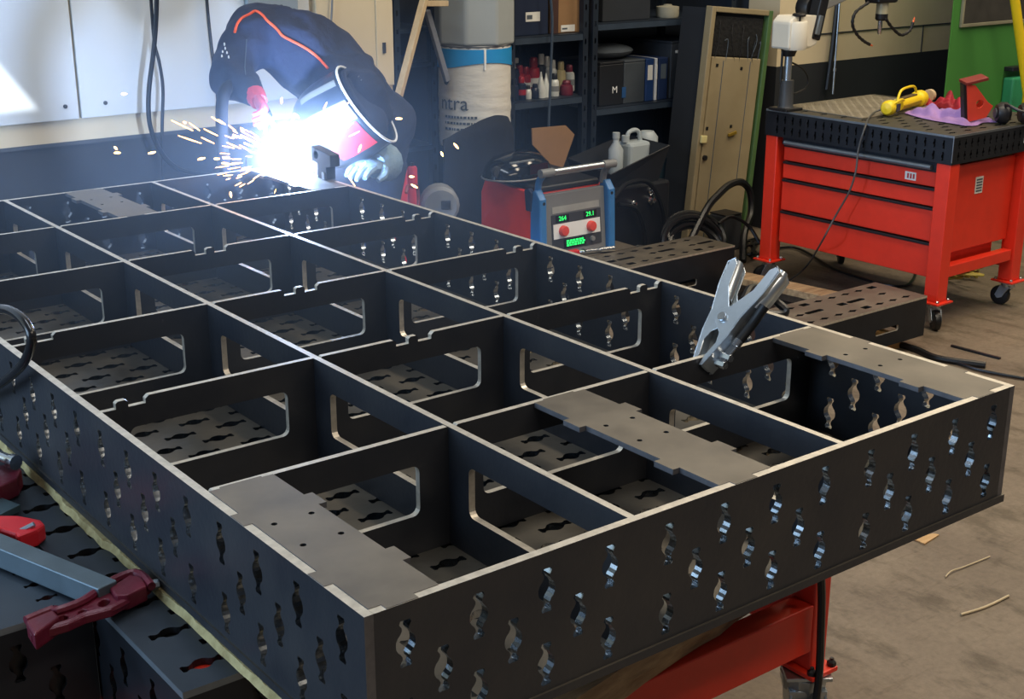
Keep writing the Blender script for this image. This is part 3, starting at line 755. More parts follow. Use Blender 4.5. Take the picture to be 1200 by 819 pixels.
rz1 = P(983, -10, Y=rod.y).z-CT
MB().lathe([(.004, 0), (.004, rz1)], 8).obj('rod_shaft', M_ZINC, tr2)
MB().lathe([(.007, .10), (.007, .112)], 10).obj('rod_collar', M_ZINC, tr2)

# ================================================================== GREEN MACHINE AND YELLOW POST
gx0 = P(1111, 60, Y=2.72).x
gm = thing('green_machine', 'tall green machine cabinet with dark window at the right edge', 'machine', (gx0, 2.72, 0))
MB().plate([(0, 0), (1.3, 0), (1.3, .48), (.72, .48)], [], 1.96, lambda a, b, n: (a, b, .04+n), 0, 0).obj('body', M_GREEN, gm, bevel=.012)
MB().plate([(.04, .02), (1.28, .02), (1.28, .46), (.72, .46)], [], .04, lambda a, b, n: (a, b, n), 0, 0).obj('plinth', M_BLACK, gm)
wz0 = P(1127, 28, Y=2.72).z
wi = MB().box((P(1127, 20, Y=2.72).x-gx0, -.010, wz0), (.85, -.0005, 1.75)).obj('window', mat('dark_glass', '3c3a34', .25, 0, var=.2), gm, bevel=.002)
mb = MB()
for a_, b_ in (((P(1127, 20, Y=2.72).x-gx0-.015, wz0-.015), (.865, wz0)), ((P(1127, 20, Y=2.72).x-gx0-.015, wz0), (P(1127, 20, Y=2.72).x-gx0, 1.75)), ((.85, wz0), (.865, 1.75))): mb.box((a_[0], -.014, a_[1]), (b_[0], -.0005, b_[1]))
mb.obj('window_frame', mat('grey_trim', '7c7a66', .5), wi, bevel=.002)
tz = P(1185, 90, Y=2.70).z
MB().box((P(1183, 100, Y=2.68).x-gx0, -.06, .3), (.9, -.0005, tz)).obj('guard_box', mat('teal_paint', '2f8a5c', .5), gm, bevel=.01)
MB().box((P(1184, 90, Y=2.68).x-gx0, -.05, tz+.03), (.8, -.0005, tz+.05)).obj('bracket', M_BLACK, gm, bevel=.003)
tag(MB().tube([P(1186, -25, Y=2.52), P(1196, 50, Y=2.52), P(1204, 110, Y=2.52), Vector((P(1204, 110, Y=2.52).x+.03, 2.52, 0.0))], .022, 14).obj('yellow_post', M_YEL, smooth=True), 'bright yellow tube post in front of the green machine', 'post')

# ================================================================== FLOOR PIECES BETWEEN FRAME AND BENCH
def box_section(name, label, x0, y0, ln, wd, z0, z1, cut=False):
    t = thing(name, label, 'steel box', (x0, y0, z0))
    h = z1-z0
    mb = MB()
    holes = []
    for i in range(int(ln/.075)):
        for j in range(3):
            cx, cy = .05+i*.075+(.0375 if j % 2 else 0), .04+j*(wd-.08)/2
            if cx > ln-.03 or (j == 1 and i % 3 == 1 and cx > ln-.055): continue
            if j == 1 and i % 3 == 1: holes.append(rrect(cx-.045, cy-.011, cx+.045, cy+.011, .009, 3))
            elif j == 1 and i % 3 == 2: continue
            elif (i+j) % 5 == 4: holes.append(rrect(cx-.020, cy-.013, cx+.020, cy+.013, .003, 1))
            else: holes.append([(cx-.026, cy), (cx-.010, cy-.006), (cx, cy-.012), (cx+.010, cy-.006), (cx+.026, cy), (cx+.010, cy+.006), (cx, cy+.012), (cx-.010, cy+.006)])
    mb.plate([(0, 0), (ln, 0), (ln, wd), (0, wd)], holes, .008, lambda a, b, n: (a, b, h-.008+n), 0, 1, 2)
    mb.obj('top_plate', [M_LEGPL, M_CUT, M_BLACK], t)  # hole walls painted black to show the holes as shaded
    mb = MB(); mb.plate([(0, 0), (ln, 0), (ln, h-.008), (0, h-.008)], [rrect(ln*.56, h*.33, ln*.76, h*.47, .008, 3)], .008, lambda a, b, n: (a, n, b)); mb.obj('side_plate', [M_BLACKST, M_CUT], t)
    MB().box((0, wd-.008, 0), (ln, wd, h-.008)).obj('side_plate', M_BLACKST, t)
    MB().box((0, .008, 0), (.008, wd-.008, h-.008)).obj('end_plate', M_BLACKST, t)
    MB().box((ln-.008, .008, 0), (ln, wd-.008, h-.008)).obj('end_plate', M_BLACKST, t)
    MB().box((ln*.29, -.003, .01), (ln*.29+.006, 0, h*.6)).obj('weld_seam', M_BLACK, t)
    return t
box_section('perforated_box_beam', 'dark perforated steel box beam on a wood block beside the red bench leg', 2.80, 1.738, .648, .235, .05, .202)
tag(MB().box((3.10, 1.79, .0005), (3.40, 1.95, .0495)).obj('wood_block', mat('fresh_timber', 'c08a4c', .7, 0, col2='d8a868', scale=6, stretch=(1, 8, 8)), bevel=.003), 'pale wooden block under the perforated steel beam beside the red bench', 'block')
box_section('perforated_box_beam', 'dark perforated steel box beam in front of the black cable coil', 2.55, 2.70, .90, .225, .0, .203)
tag(MB().bar(P(838, 319, Z=.055), P(990, 352, Z=.055), .10, .03, up=(0, 0, 1)).obj('floor_plank', M_WOODD, bevel=.003), 'worn wooden plank on the floor behind the silver ground clamp', 'plank')
tag(MB().bar(P(852, 327, Z=.02), P(985, 358, Z=.02), .12, .038, up=(0, 0, 1)).obj('floor_plank', mat('dark_timber', '4a3a2c', .8, 0, col2='6b523a', scale=5, stretch=(1, 8, 8)), bevel=.003), 'dark lower plank lying under the worn plank on the floor', 'plank')
tag(MB().box((2.85, 2.02, .0005), (3.62, 2.66, .006)).obj('floor_sheet', M_BLACK, bevel=.003), 'thin black sheet on the floor between the two box beams', 'mat')  # thin black sheet, darker than the floor around it
cable('floor_cable', [P(1052, 403, Z=.01), P(1075, 410, Z=.01), P(1100, 420, Z=.01), P(1155, 428, Z=.01)], .013, M_RUBBER, 'thick black cable end on the floor right of the wood block')
cable('floor_cable', [P(1122, 425, Z=.008), P(1150, 434, Z=.008), P(1205, 444, Z=.008), P(1260, 450, Z=.008)], .006, M_RUBBER, 'thin black cable on the floor behind the frame\'s right corner')
tag(MB().bar(P(1115, 405, Z=.004), P(1172, 420, Z=.004), .012, .007, up=(0, 0, 1)).obj('flat_iron', M_BLACKST), 'short dark flat iron strip lying on the concrete floor', 'iron strip')
cable('bench_cable', [P(878, 300, Z=.01), P(930, 290, Z=.01), P(985, 318, Z=.01), P(1060, 335, Z=.01), P(1078, 300, Z=.01)], .006, M_RUBBER, 'thin black cable lying under the red workbench', n=8)
for i in range(5):
    rnd = random.Random(40+i)
    pts = [P(1098+rnd.uniform(0, 55), 318+rnd.uniform(-8, 10), Z=.03+.04*i) for _ in range(9)]
    cable('yellow_hose', pts, .0055, mat('yellow_green_hose', '9a8c34', .5), ('yellowish hose lowest in the tangle behind the red bench leg', 'yellowish hose second from the floor in the tangle behind the bench leg', 'yellowish hose in the middle of the tangle behind the bench leg', 'yellowish hose second from the top of the tangle behind the bench leg', 'yellowish hose topmost in the tangle behind the red bench leg')[i], 'hose', 'yellowish hoses in the tangle behind the bench leg')
# bits on the floor in front
tag(MB().plate([(0, 0), (.075, .01), (.07, .022), (.05, .03), (.035, .052), (.0, .045)], [], .004, lambda a, b, n: tuple(P(1072, 634, Z=0)+Vector((a, b-.03, n+.0005))), 0, 0).obj('wood_chip', M_WOOD), 'orange-brown wood scrap on the floor by the frame\'s front plate', 'scrap')
cable('straw_strip', [P(1126, 720, Z=.004), P(1155, 711, Z=.004), P(1182, 698, Z=.004)], .003, mat('straw', 'b8a888', .7), 'thin pale strip of straw on the concrete floor', 'scrap', n=4)
cable('straw_strip', [P(1108, 676, Z=.004), P(1115, 669, Z=.006), P(1130, 664, Z=.004), P(1160, 652, Z=.004)], .0018, MATS['straw'], 'curled thin pale fibre on the concrete floor', 'scrap', n=5)
cable('hanging_lead', [P(962, 672, Y=.29), P(963, 700, Y=.29), P(962, 740, Y=.29), P(960, 790, Y=.29), P(955, 830, Y=.29), P(948, 870, Y=.29)], .0075, M_RUBBER, 'black lead hanging beside the red bench leg under the frame')

# ================================================================== RECESS: RACKS AND WHAT STANDS ON THEM
M_RACK = mat('rack_grey_blue', '1f2936', .5, .3, var=.15)
M_RACKL = mat('rack_pale', '364352', .5, .3, var=.15)
def zpx(px, py, Y): return P(px, py, Y=Y).z
def xpx(px, Y): return P(px, 80, Y=Y).x
def angle_post(mb, x, y, h, w=.03, holes=True):
    hs = [rrect(x-.005, .06+.075*i, x+.005, .085+.075*i, .004, 2) for i in range(int((h-.1)/.075))] if holes else []
    mb.plate([(x-w/2, 0), (x+w/2, 0), (x+w/2, h), (x-w/2, h)], hs, .003, lambda a, b, n: (a, y+n, b))
    mb.box((x-w/2, y+.003, 0), (x-w/2+.003, y+w, h))
def rack(name, label, x0, x1, y0, y1, h, boards, m=M_RACK, lip=.03):
    t = thing(name, label, 'shelf rack', (x0, y0, 0))
    for px_, py_ in ((.016, 0), (x1-x0-.016, 0), (.016, y1-y0-.04), (x1-x0-.016, y1-y0-.04)):
        mb = MB(); angle_post(mb, px_, py_, h); mb.obj('post', [m, M_RACK], t)
    for z in boards:
        b = MB().box((.002, .004, z-.004), (x1-x0-.002, y1-y0-.004, z)).obj('shelf', m, t)
        MB().box((.032, .0005, z-lip), (x1-x0-.032, .0035, z-.0045)).obj('shelf_lip', M_RACKL, b)
    return t
YR = 3.62
rack('slotted_angle_rack', 'narrow slotted-angle rack behind the pale leaning pole', xpx(463, 3.84), xpx(512, 3.84), 3.84, 4.2, 2.2, [P(470, 34, Y=3.84).z, P(470, 75, Y=3.84).z, P(490, 172, Y=3.84).z, .2], M_RACKL, .02)
zB1, zB2 = zpx(640, 42, YR), zpx(640, 117, YR)
rack('steel_shelf_rack', 'dark steel shelf rack holding spray cans and boxes', xpx(597, 3.62), xpx(689, YR), YR, 4.15, 2.2, [zB1, zB2, .42, .1])
zC1, zC2 = zpx(760, 24, YR), zpx(760, 121, YR)
rack('steel_shelf_rack', 'dark steel shelf rack with cases and binders left of the cream locker', xpx(694, YR), 4.36, YR, 4.15, 2.2, [zC1, zC2, .32, .08])
# boxes on the upper shelf
def carton(name, x0, x1, y0, d, z, h, m, label, cat='box', lab=None):
    t = thing(name, label, cat, ((x0+x1)/2, y0, z+.0005))
    w_ = (x1-x0)/2
    MB().box((-w_, 0, 0), (w_, d, h)).obj('body', m, t, bevel=.004)
    MB().box((-w_+.0005, -.001, h+.0002), (w_-.0005, d+.002, h+.012)).obj('lid', m, t, bevel=.003)
    if lab:
        l_ = MB().box((lab[0], -.0022, lab[1]), (lab[2], -.0006, lab[3])).obj('paper_label', M_LABEL, t)
        MB().box((lab[0]+.006, -.0032, lab[1]+.01), (lab[0]+(lab[2]-lab[0])*.45, -.0024, lab[3]-.012)).obj('label_print', M_INK, l_)
    return t
Yb = YR+.05
carton('storage_case', xpx(597, Yb), xpx(642, Yb), Yb, .35, zB1, .26, mat('navy_plastic', '16233c', .5), 'navy storage case with a white label on the top shelf', lab=(-.02, .06, .06, .10))
t = carton('cardboard_carton', xpx(646, Yb), xpx(679, Yb), Yb, .3, zB1, .26, M_CARD, 'brown cardboard carton with white label beside the navy case', lab=(-.03, .006, .05, .035))
MB().box((-.092, -.0015, 0.001), (-.045, -.0005, .258)).obj('dark_panel', mat('dark_brown_card', '3c2420', .8), t)
# spray cans and bottles
M_CAN = {n: mat('can_'+n, c, .35, .1, var=.05) for n, c in dict(red='961c28', navy='182238', white='c8ccc8', grey='7a7e80', cream='b8ac80', pink='6c2434', dark='22262c').items()}
def can(px, ytop, row, r, body, cap, label, kind='can', band=None):
    Y = YR+(.07 if row == 0 else .17)
    zt = zpx(px, ytop, Y); h = max(.06, zt-zB2-.0006)
    t = thing('spray_can' if kind == 'can' else ('tube' if kind == 'tube' else 'bottle'), label, 'can' if kind == 'can' else ('tube' if kind == 'tube' else 'bottle'), (xpx(px, Y), Y, zB2+.0006), group='cans and bottles on the dark shelf')
    if kind == 'tube':
        MB().lathe([(r, 0), (r*.95, h*.3), (r*.35, h*.78), (r*.3, h*.8)], 12).obj('body', M_CAN[body], t, smooth=True)
        MB().lathe([(r*.3, h*.8), (r*.15, h), (0, h)], 10).obj('cap', M_CAN[cap], t, smooth=True)
        return t
    hb = h*.74; r *= .88
    MB().lathe([(r*.94, 0), (r, .005), (r, hb-.02), (r*.9, hb-.006), (r*.6, hb)], 14).obj('body', M_CAN[body], t, smooth=True)
    if kind == 'trigger':
        MB().lathe([(r*.4, hb), (r*.35, hb+.02), (0, hb+.021)], 10).obj('neck', M_CAN[cap], t, smooth=True)
        MB().box((-.045, -.010, hb+.021), (.022, .010, hb+.045)).obj('trigger_head', M_CAN[cap], t, bevel=.004)
        MB().bar((-.02, 0, hb+.021), (-.036, 0, hb-.02), .008, .01).obj('trigger', M_CAN[cap], t)
    else:
        MB().lathe([(r*.62, hb), (r*.66, hb+.004), (r*.62, h-.006), (r*.5, h), (0, h)], 12).obj('cap', M_CAN[cap], t, smooth=True)
    if band:
        MB().lathe([(r+.0006, hb*.30), (r+.0006, hb*.62)], 14).obj('label_band', M_CAN[band], t, smooth=True)
    return t
can(602, 68, 1, .030, 'navy', 'white', 'navy trigger bottle with white spray head, leftmost on the can shelf', 'trigger')
can(609, 76, 1, .027, 'red', 'red', 'red can just right of the white trigger bottle', band='white')
can(616, 78, 1, .027, 'red', 'red', 'second red can from the left on the can shelf', band='white')
can(625, 67, 1, .034, 'red', 'red', 'largest red can with a white band on the shelf', band='white')
can(634, 63, 1, .026, 'dark', 'white', 'dark can with pale cap behind the white tubes')
can(641, 66, 1, .024, 'grey', 'white', 'grey can with white cap left of the shelf cable')
can(648, 70, 1, .022, 'white', 'white', 'white bottle right of the hanging shelf cable', 'bottle')
can(657, 72, 1, .028, 'cream', 'cream', 'cream coloured bottle right of middle on the can shelf', 'bottle')
can(667, 76, 1, .030, 'white', 'pink', 'white can with printed label at the right of the shelf', band='grey')
can(602, 92, 0, .026, 'navy', 'navy', 'dark navy can in front at the left shelf end')
can(611, 90, 0, .025, 'navy', 'red', 'navy can with red cap in the front row', band='red')
can(619, 106, 0, .018, 'white', 'dark', 'short white bottle with dark cap in the front row', 'bottle')
can(627, 98, 0, .022, 'navy', 'navy', 'short navy can in the front row beside white tubes')
can(634, 84, 0, .022, 'white', 'white', 'left one of the white pointed tubes', 'tube')
can(640, 86, 0, .021, 'white', 'white', 'right one of the white pointed tubes', 'tube')
can(650, 86, 0, .024, 'white', 'dark', 'white bottle with dark cap in the front row', 'bottle', band='grey')
can(664, 94, 0, .036, 'pink', 'pink', 'squat dark pink bottle at the right shelf end', 'bottle')
cable('shelf_cable', [P(643, -20, Y=3.58), P(647, 20, Y=3.58), P(646, 70, Y=3.58), P(644, 120, Y=3.58), P(642, 170, Y=3.58)], .006, mat('grey_blue_cable', '3a4858', .5), 'dark grey cable hanging in front of the can shelf')
# cases and binders on the right rack
Yc = YR+.05
t = carton('tool_case', xpx(703, Yc), xpx(731, Yc), Yc, .3, zC2, .19, mat('black_case', '14181e', .5), 'black tool case with a white M on the right rack', 'case')
text_part('M', .045, Matrix.Translation((.02, -.0010, .07)) @ Matrix.Rotation(PI/2, 4, 'X'), M_WINK, t)
MB().box((.065, -.002, .03), (.09, -.0005, .08)).obj('blue_label', mat('blue_label', '1c4a7c', .6), t)
t = carton('tool_case', xpx(731.5, Yc), xpx(756, Yc), Yc, .3, zC2, .19, mat('grey_case', '3a4148', .55), 'grey tool case next to the black one with the M', 'case')
tag(MB().ell((0, 0, 0), (.14, .10, .035)).obj('cloth_bundle', mat('grey_cloth', '4c545c', .9, 0, bump=.4), smooth=True), 'grey cloth bundle lying on top of the tool cases', 'cloth').location = (xpx(731, Yc), Yc+.12, zC2+.19+.012+.036)
for i, (p0, p1, c) in enumerate(((757, 767, '1c3868'), (768, 771, 'c8ccd0'), (772, 783, '1a2c50'))):
    x0, x1 = xpx(p0, Yc), xpx(p1, Yc)
    t = thing('ring_binder', ('blue ring binder left of the white folder', 'thin white folder between two blue binders', 'dark blue binder beside the grey box')[i], 'binder', ((x0+x1)/2, Yc, zC2+.0005))
    ww = (x1-x0)/2-.001
    MB().box((-ww, 0, 0), (ww, .24, .20)).obj('cover', mat('binder%d' % i, c, .5), t, bevel=.004)
    MB().box((-ww*.6, -.0015, .10), (ww*.6, -.0003, .17)).obj('spine_label', M_LABEL if i != 2 else M_INK, t)
t = carton('grey_box', xpx(786, Yc), xpx(826, Yc), Yc, .3, zC2, .26, mat('slate_box', '363c44', .6), 'grey box with a round hole on the right rack', 'box')
MB().box((-.09, -.0022, .215), (.06, -.0006, .228)).obj('white_strip', M_WINK, t)
MB().lathe([(0, 0), (.017, 0), (.017, .003), (0, .003)], 14, M=Matrix.Translation((.02, -.0004, .12)) @ Matrix.Rotation(PI/2, 4, 'X')).obj('hole', M_BLACK, t)
t = carton('dark_carton', xpx(705, Yc), xpx(760, Yc), Yc, .3, zC1, .30, mat('dark_carton', '1e242c', .7), 'dark carton on the top shelf of the right rack', 'box')
tag(MB().lathe([(.0, 0), (.05, .0), (.055, .01), (.055, .05), (.02, .055), (.02, .06), (0, .06)], 18).obj('tape_roll', mat('tape_beige', '9a9684', .6), smooth=True), 'beige roll lying on the top shelf of the right rack', 'roll').location = (xpx(785, Yc), Yc+.03, zC1+.0005)
# jerrycan and bottle on a low black bin
Yj = 3.30
bx0, bx1 = xpx(715, Yj), xpx(785, Yj)
zb = zpx(740, 205, Yj)
bn = thing('wire_feeder_cart', 'black wire feeder cart with open bin between the welding machine and cable coil', 'cart', ((bx0+bx1)/2, Yj, 0))
hw = (bx1-bx0)/2
MB().box((-hw-.02, .0, .04), (hw+.03, .28, zb-.05)).obj('body', M_BLACK, bn, bevel=.012)
for sx in (-hw, hw-.03):
    for sy in (.03, .25):
        MB().lathe([(.02, -.012), (.03, -.010), (.03, .010), (.02, .012)], 14, M=Matrix.Translation((sx+.015, sy, .03)) @ Matrix.Rotation(PI/2, 4, 'X')).obj('wheel', M_RUBBER, bn)
mb = MB(); hb = zpx(770, 168, Yj)-zb
vs = [(-hw+.03, .02, zb-.05), (hw-.03, .02, zb-.05), (hw-.03, .26, zb-.05), (-hw+.03, .26, zb-.05), (-hw, -.02, zb+.02), (hw, -.02, zb+hb*.9), (hw, .28, zb+hb), (-hw, .28, zb+.05)]
mb.add(vs, [(0, 1, 2, 3), (0, 1, 5, 4), (1, 2, 6, 5), (2, 3, 7, 6), (3, 0, 4, 7)])
o = mb.obj('bin', mat('bin_black', '1c1e22', .6), bn); o.modifiers.new('thick', 'SOLIDIFY').thickness = .006
for (qx, qy, r) in ((762, 224, .018), (762, 234, .022), (741, 238, .014)):
    q = P(qx, qy, Y=Yj)-Vector(bn.location)
    MB().lathe([(r, -.002), (r, .012), (r*.55, .016), (r*.5, .03), (0, .031)], 12, M=Matrix.Translation((q.x, .001, q.z)) @ Matrix.Rotation(PI/2, 4, 'X')).obj('gauge', M_CHROME, bn, smooth=True)
for pts in (((725, 240), (745, 245), (755, 270), (757, 300)), ((720, 232), (735, 215), (760, 214), (775, 240), (782, 285))):
    MB().tube(spline([P(*q, Y=Yj-.03)-Vector(bn.location) for q in pts], 6), .011, 8).obj('hose', M_RUBBER, bn, smooth=True)
zj = zpx(740, 187, 3.45)
tag(MB().box((xpx(712, 3.6), 3.595, .0005), (xpx(790, 3.6), 3.61, zj-.0)).obj('back_board', mat('teal_dark', '16303a', .6)), 'dark teal board standing behind the white canister', 'board')
jc = thing('jerrycan', 'translucent white jerrycan in the black bin', 'jerrycan', (xpx(745, 3.45), 3.45, zb-.044))
jh = zpx(745, 152, 3.45)-(zb-.044)
M_POLY = mat('poly_white', 'aab4b8', .45, 0, var=.05)
MB().box((-.065, -.05, 0), (.065, .05, jh-.05)).obj('body', M_POLY, jc, bevel=.016)
MB().tube(spline([(-.04, 0, jh-.052), (-.035, 0, jh-.012), (0, 0, jh), (.03, 0, jh-.012), (.04, 0, jh-.052)], 5), .010, 8).obj('handle', M_POLY, jc, smooth=True)
MB().lathe([(.018, jh-.05), (.018, jh-.02), (0, jh-.02)], 12, M=Matrix.Translation((-.05, 0, 0))).obj('cap', M_POLY, jc, smooth=True)
bt = thing('poly_bottle', 'small white poly bottle left of the jerrycan', 'bottle', (xpx(724, 3.42), 3.42, zb-.044))
bh = zpx(724, 155, 3.42)-(zb-.044)
MB().lathe([(.03, 0), (.034, .006), (.034, bh*.65), (.014, bh*.8), (.014, bh*.88)], 14).obj('body', M_POLY, bt, smooth=True)
MB().lathe([(.017, bh*.88), (.017, bh), (0, bh)], 12).obj('cap', M_POLY, bt, smooth=True)
tp_ = thing('white_canister', 'white canister lying beside the jerrycan in the bin', 'canister', (xpx(768, 3.45), 3.49, zb-.044))
MB().lathe([(.0, 0), (.045, 0), (.05, .008), (.05, jh*.78), (.03, jh*.9), (.0, jh*.9)], 16).obj('body', M_POLY, tp_, smooth=True)
MB().lathe([(.0502, jh*.3), (.0502, jh*.6)], 16).obj('label_band', M_LABEL, tp_, smooth=True)

# cream locker leaning at the right of the racks
YL = 3.36
A_, B_, C_, D_ = P(833, 10, Y=YL), P(901, 13, Y=YL), P(805, 262, Y=YL), P(875, 262, Y=YL)
wv = (D_-C_); wv.z = 0; wid = wv.length; lean = math.atan2((A_.x-C_.x), (A_.z-C_.z))
base = Vector((C_.x-math.tan(lean)*C_.z, YL, 0)); lh = A_.z/math.cos(lean)
lk = thing('steel_locker', 'narrow cream steel locker with green right edge and dark open top', 'locker', (base.x, base.y, .012), (0, lean, 0))
M_LOCK = mat('locker_cream', '988a6c', .55, 0, col2='8a7c5e', scale=5)
M_LGREEN = mat('locker_green', '4c6a3e', .5, 0, var=.08)
MB().box((.02, .02, 0), (wid-.02, .20, lh-.01)).obj('carcass', M_DARKW, lk)
MB().box((0, -.012, 0), (.028, .03, lh)).obj('frame_stile', M_LOCK, lk, bevel=.004)
MB().box((wid-.028, -.012, 0), (wid, .03, lh)).obj('frame_stile', M_LGREEN, lk, bevel=.004)
MB().box((.028, -.012, lh-.025), (wid-.028, .03, lh)).obj('frame_rail', M_LOCK, lk, bevel=.004)
dz = lh-(zpx(860, 56, YL)-zpx(860, 10, YL))-.055+.04
dr = MB().box((.040, -.006, .02), (wid-.042, .018, lh-.225)).obj('door', M_LOCK, lk, bevel=.005)
MB().box((.115, -.008, .03), (.118, -.0062, lh-.24)).obj('door_crease', M_INK, dr)
MB().box((wid-.115, -.008, .30), (wid-.1125, -.0062, lh-.24)).obj('door_crease', M_INK, dr)
MB().box((.012, -.024, lh-.62), (.05, -.0125, lh-.585)).obj('hasp', mat('cream_plastic', 'd8cc90', .5), lk, bevel=.003)
MB().lathe([(0, 0), (.012, 0), (.012, .012), (0, .013)], 12, M=Matrix.Translation((.06, -.006, lh-.69)) @ Matrix.Rotation(PI/2, 4, 'X')).obj('lock', M_BLACK, dr)
MB().bar((.20, -.014, lh-.585), (.25, -.014, lh-.57), .012, .014).obj('handle', mat('brass', 'b8983c', .35, .7), dr, bevel=.002)
mb = MB()
for q in ((.07, lh-.27), (.235, lh-.28), (.05, lh-.56), (.21, lh-.55)): mb.box((q[0], -.0085, q[1]), (q[0]+.014, -.0062, q[1]+.014))
mb.obj('mark', M_BLACK, dr)
rnd = random.Random(2)
MB().box((.045, .004, lh-.222), (wid-.045, .02, lh-.04)).obj('dark_stuffing', mat('black_wool', '0c0d10', .95, 0, bump=.8, bscale=60), lk, bevel=.006)
for i in range(9):
    x = .06+rnd.uniform(0, wid-.12)
    MB().tube(spline([(x, -.002, lh-.06-rnd.uniform(0, .1)), (x+rnd.uniform(-.03, .03), -.008, lh-.15), (x+rnd.uniform(-.04, .04), -.004, lh-.23-rnd.uniform(0, .03))], 4), .0018, 5).obj('loose_strand', M_INK if i % 2 else M_BLACK, lk)

# black cable coils in front of the locker
def coil(c, rx_, ry_, n, r, label, seed, tilt):
    rnd = random.Random(seed); t = thing('cable_coil', label, 'cable coil', c)
    for i in range(n):
        pts = []; k_ = 26; ox, oz = rnd.uniform(-.03, .03), rnd.uniform(-.02, .03); s = rnd.uniform(.75, 1.05); tt = tilt+rnd.uniform(-.2, .2)
        for j in range(k_):
            a_ = 2*PI*j/k_
            x = rx_*s*math.cos(a_)+ox; y = ry_*s*math.sin(a_)
            pts.append((x, y*math.cos(tt)+i*.008, max(r, ry_+y*math.sin(tt)+oz)))
        MB().tube(pts, r, 7, closed=True).obj('turn', M_RUBBER, t, smooth=True)
    return t
cc = P(815, 272, Z=.0); cc = Vector((3.60, 3.06, 0))
coil(cc, .17, .12, 9, .013, 'big black cable coil standing before the cream locker', 4, 1.0)
coil(Vector((3.24, 3.02, 0)), .09, .08, 5, .012, 'smaller black cable coil beside the black feeder cart', 9, 1.1)
cable('thick_hose', [Vector((3.55, 3.08, .10)), P(828, 245, Y=3.12), P(842, 228, Y=3.14), P(856, 216, Y=3.16), P(870, 214, Y=3.16), P(879, 226, Y=3.15), P(880, 250, Y=3.12), P(872, 275, Y=3.05), Vector((P(868, 280, Y=3.0).x, 2.98, .018))], .017, M_RUBBER, 'thick black hose arching in front of the cream locker', 'hose')
cable('looped_lead', [P(842, 262, Y=3.0), P(855, 254, Y=3.0), P(868, 258, Y=2.98), P(880, 268, Y=2.95), P(890, 285, Y=2.9)], .008, M_RUBBER, 'thin black lead looping beside the cable coil')
t = thing('junction_box', 'small black box standing beside the cable coil', 'box', (P(850, 262, Y=3.25).x, 3.25, 0))
MB().box((-.06, -.05, 0), (.06, .05, .17)).obj('body', M_DGREY, t, bevel=.006)
MB().box((-.055, -.055, .171), (.055, .055, .178)).obj('lid', M_BLACK, t, bevel=.003)
rag('paper_scrap', (846, 280), .05, .03, .02, mat('pale_paper', 'b8a888', .8), 'pale paper scrap on the floor beside the cable coil', 'scrap', 11, z0=0)
for i in range(4):
    rnd = random.Random(70+i)
    pts = [P(868+rnd.uniform(0, 22), 285+rnd.uniform(-6, 12), Z=.02+.012*i) for _ in range(6)]
    cable('tangled_lead', pts, .006, M_RUBBER, ('black lead tangled left of the red bench leg, lowest one', 'black lead tangled left of the red bench leg, second from the floor', 'black lead tangled left of the red bench leg, third from the floor', 'black lead tangled left of the red bench leg, topmost')[i], group='leads on the floor left of the bench')

# white bag column with grey collar
YC_ = 3.62
cxm = xpx(556, YC_); cr = (xpx(594, YC_)-xpx(520, YC_))/2*.93
co = thing('filter_column', 'column wrapped in a white printed bag under a faceted grey collar', 'filter column', (cxm, YC_, 0))
z1, z2, z3 = zpx(556, 162, YC_), zpx(556, 50, YC_), zpx(556, -8, YC_)
MB().lathe([(cr*.9, 0), (cr*.9, z1+.02)], 20).obj('column', M_DARKW, co, smooth=True)
mb = MB(); n = 36; pr = []
vs = []; fs = []; rows = 22
for i in range(rows+1):
    z = z1-.02+(z2-z1+.02)*i/rows
    for j in range(n):
        a_ = 2*PI*j/n
        r = cr*(1+.012*math.sin(9*a_+i*.9)*(1-i/rows)**1.2+.01*math.sin(i*1.9+2*a_)*(1 if i < 12 else .15))
        vs.append((r*math.cos(a_), r*math.sin(a_), z))
for i in range(rows):
    for j in range(n): fs.append((i*n+j, i*n+(j+1) % n, (i+1)*n+(j+1) % n, (i+1)*n+j))
MB().add(vs, fs).obj('bag', M_LINEN, co, smooth=True)
# blue band with scalloped lower edge
vs = []; fs = []; zt = zpx(556, 54, YC_); n2 = 48
for j in range(n2):
    a_ = 2*PI*j/n2
    sag = .5-.5*math.cos((a_+PI*.58)*2)
    for z in (zt, zt-.055-.028*sag): vs.append(((cr+.004)*math.cos(a_), (cr+.004)*math.sin(a_), z))
for j in range(n2): fs.append((2*j, 2*j+1, 2*((j+1) % n2)+1, 2*((j+1) % n2)))
MB().add(vs, fs).obj('blue_band', M_BLUEB, co, smooth=True)
fa = math.atan2(CAMP.y-YC_, CAMP.x-cxm)
def bender(a0, z0): return lambda c: Vector(((cr+.005+c.z)*math.cos(a0+c.x/cr), (cr+.005+c.z)*math.sin(a0+c.x/cr), z0+c.y))
text_part('ntra', .085, None, M_INK, co, bend=bender(fa-.62, zpx(540, 118, YC_)))
for i in range(3):
    mb = MB(); rnd = random.Random(i); x = -.075; bd_ = bender(fa-.42, zpx(545, 133+7*i, YC_))
    while x < .07:
        l = rnd.uniform(.006, .016)
        mb.add([tuple(bd_(Vector(q))) for q in ((x, -.005, 0), (x+l, -.005, 0), (x+l, .005, 0), (x, .005, 0))], [(0, 1, 2, 3)]); x += l+.004
    mb.obj('small_print', M_INK, co)
mb = MB(); dp = [bender(fa-.85, zpx(528, 90, YC_))(Vector((x, y, .0))) for x, y in ((0, .04), (-.014, .012), (-.018, -.008), (-.010, -.026), (.004, -.03), (.016, -.018), (.018, .0), (.010, .018))]
mb.add([tuple(p) for p in dp], [tuple(range(8))]); mb.obj('drop_logo', M_INK, co)
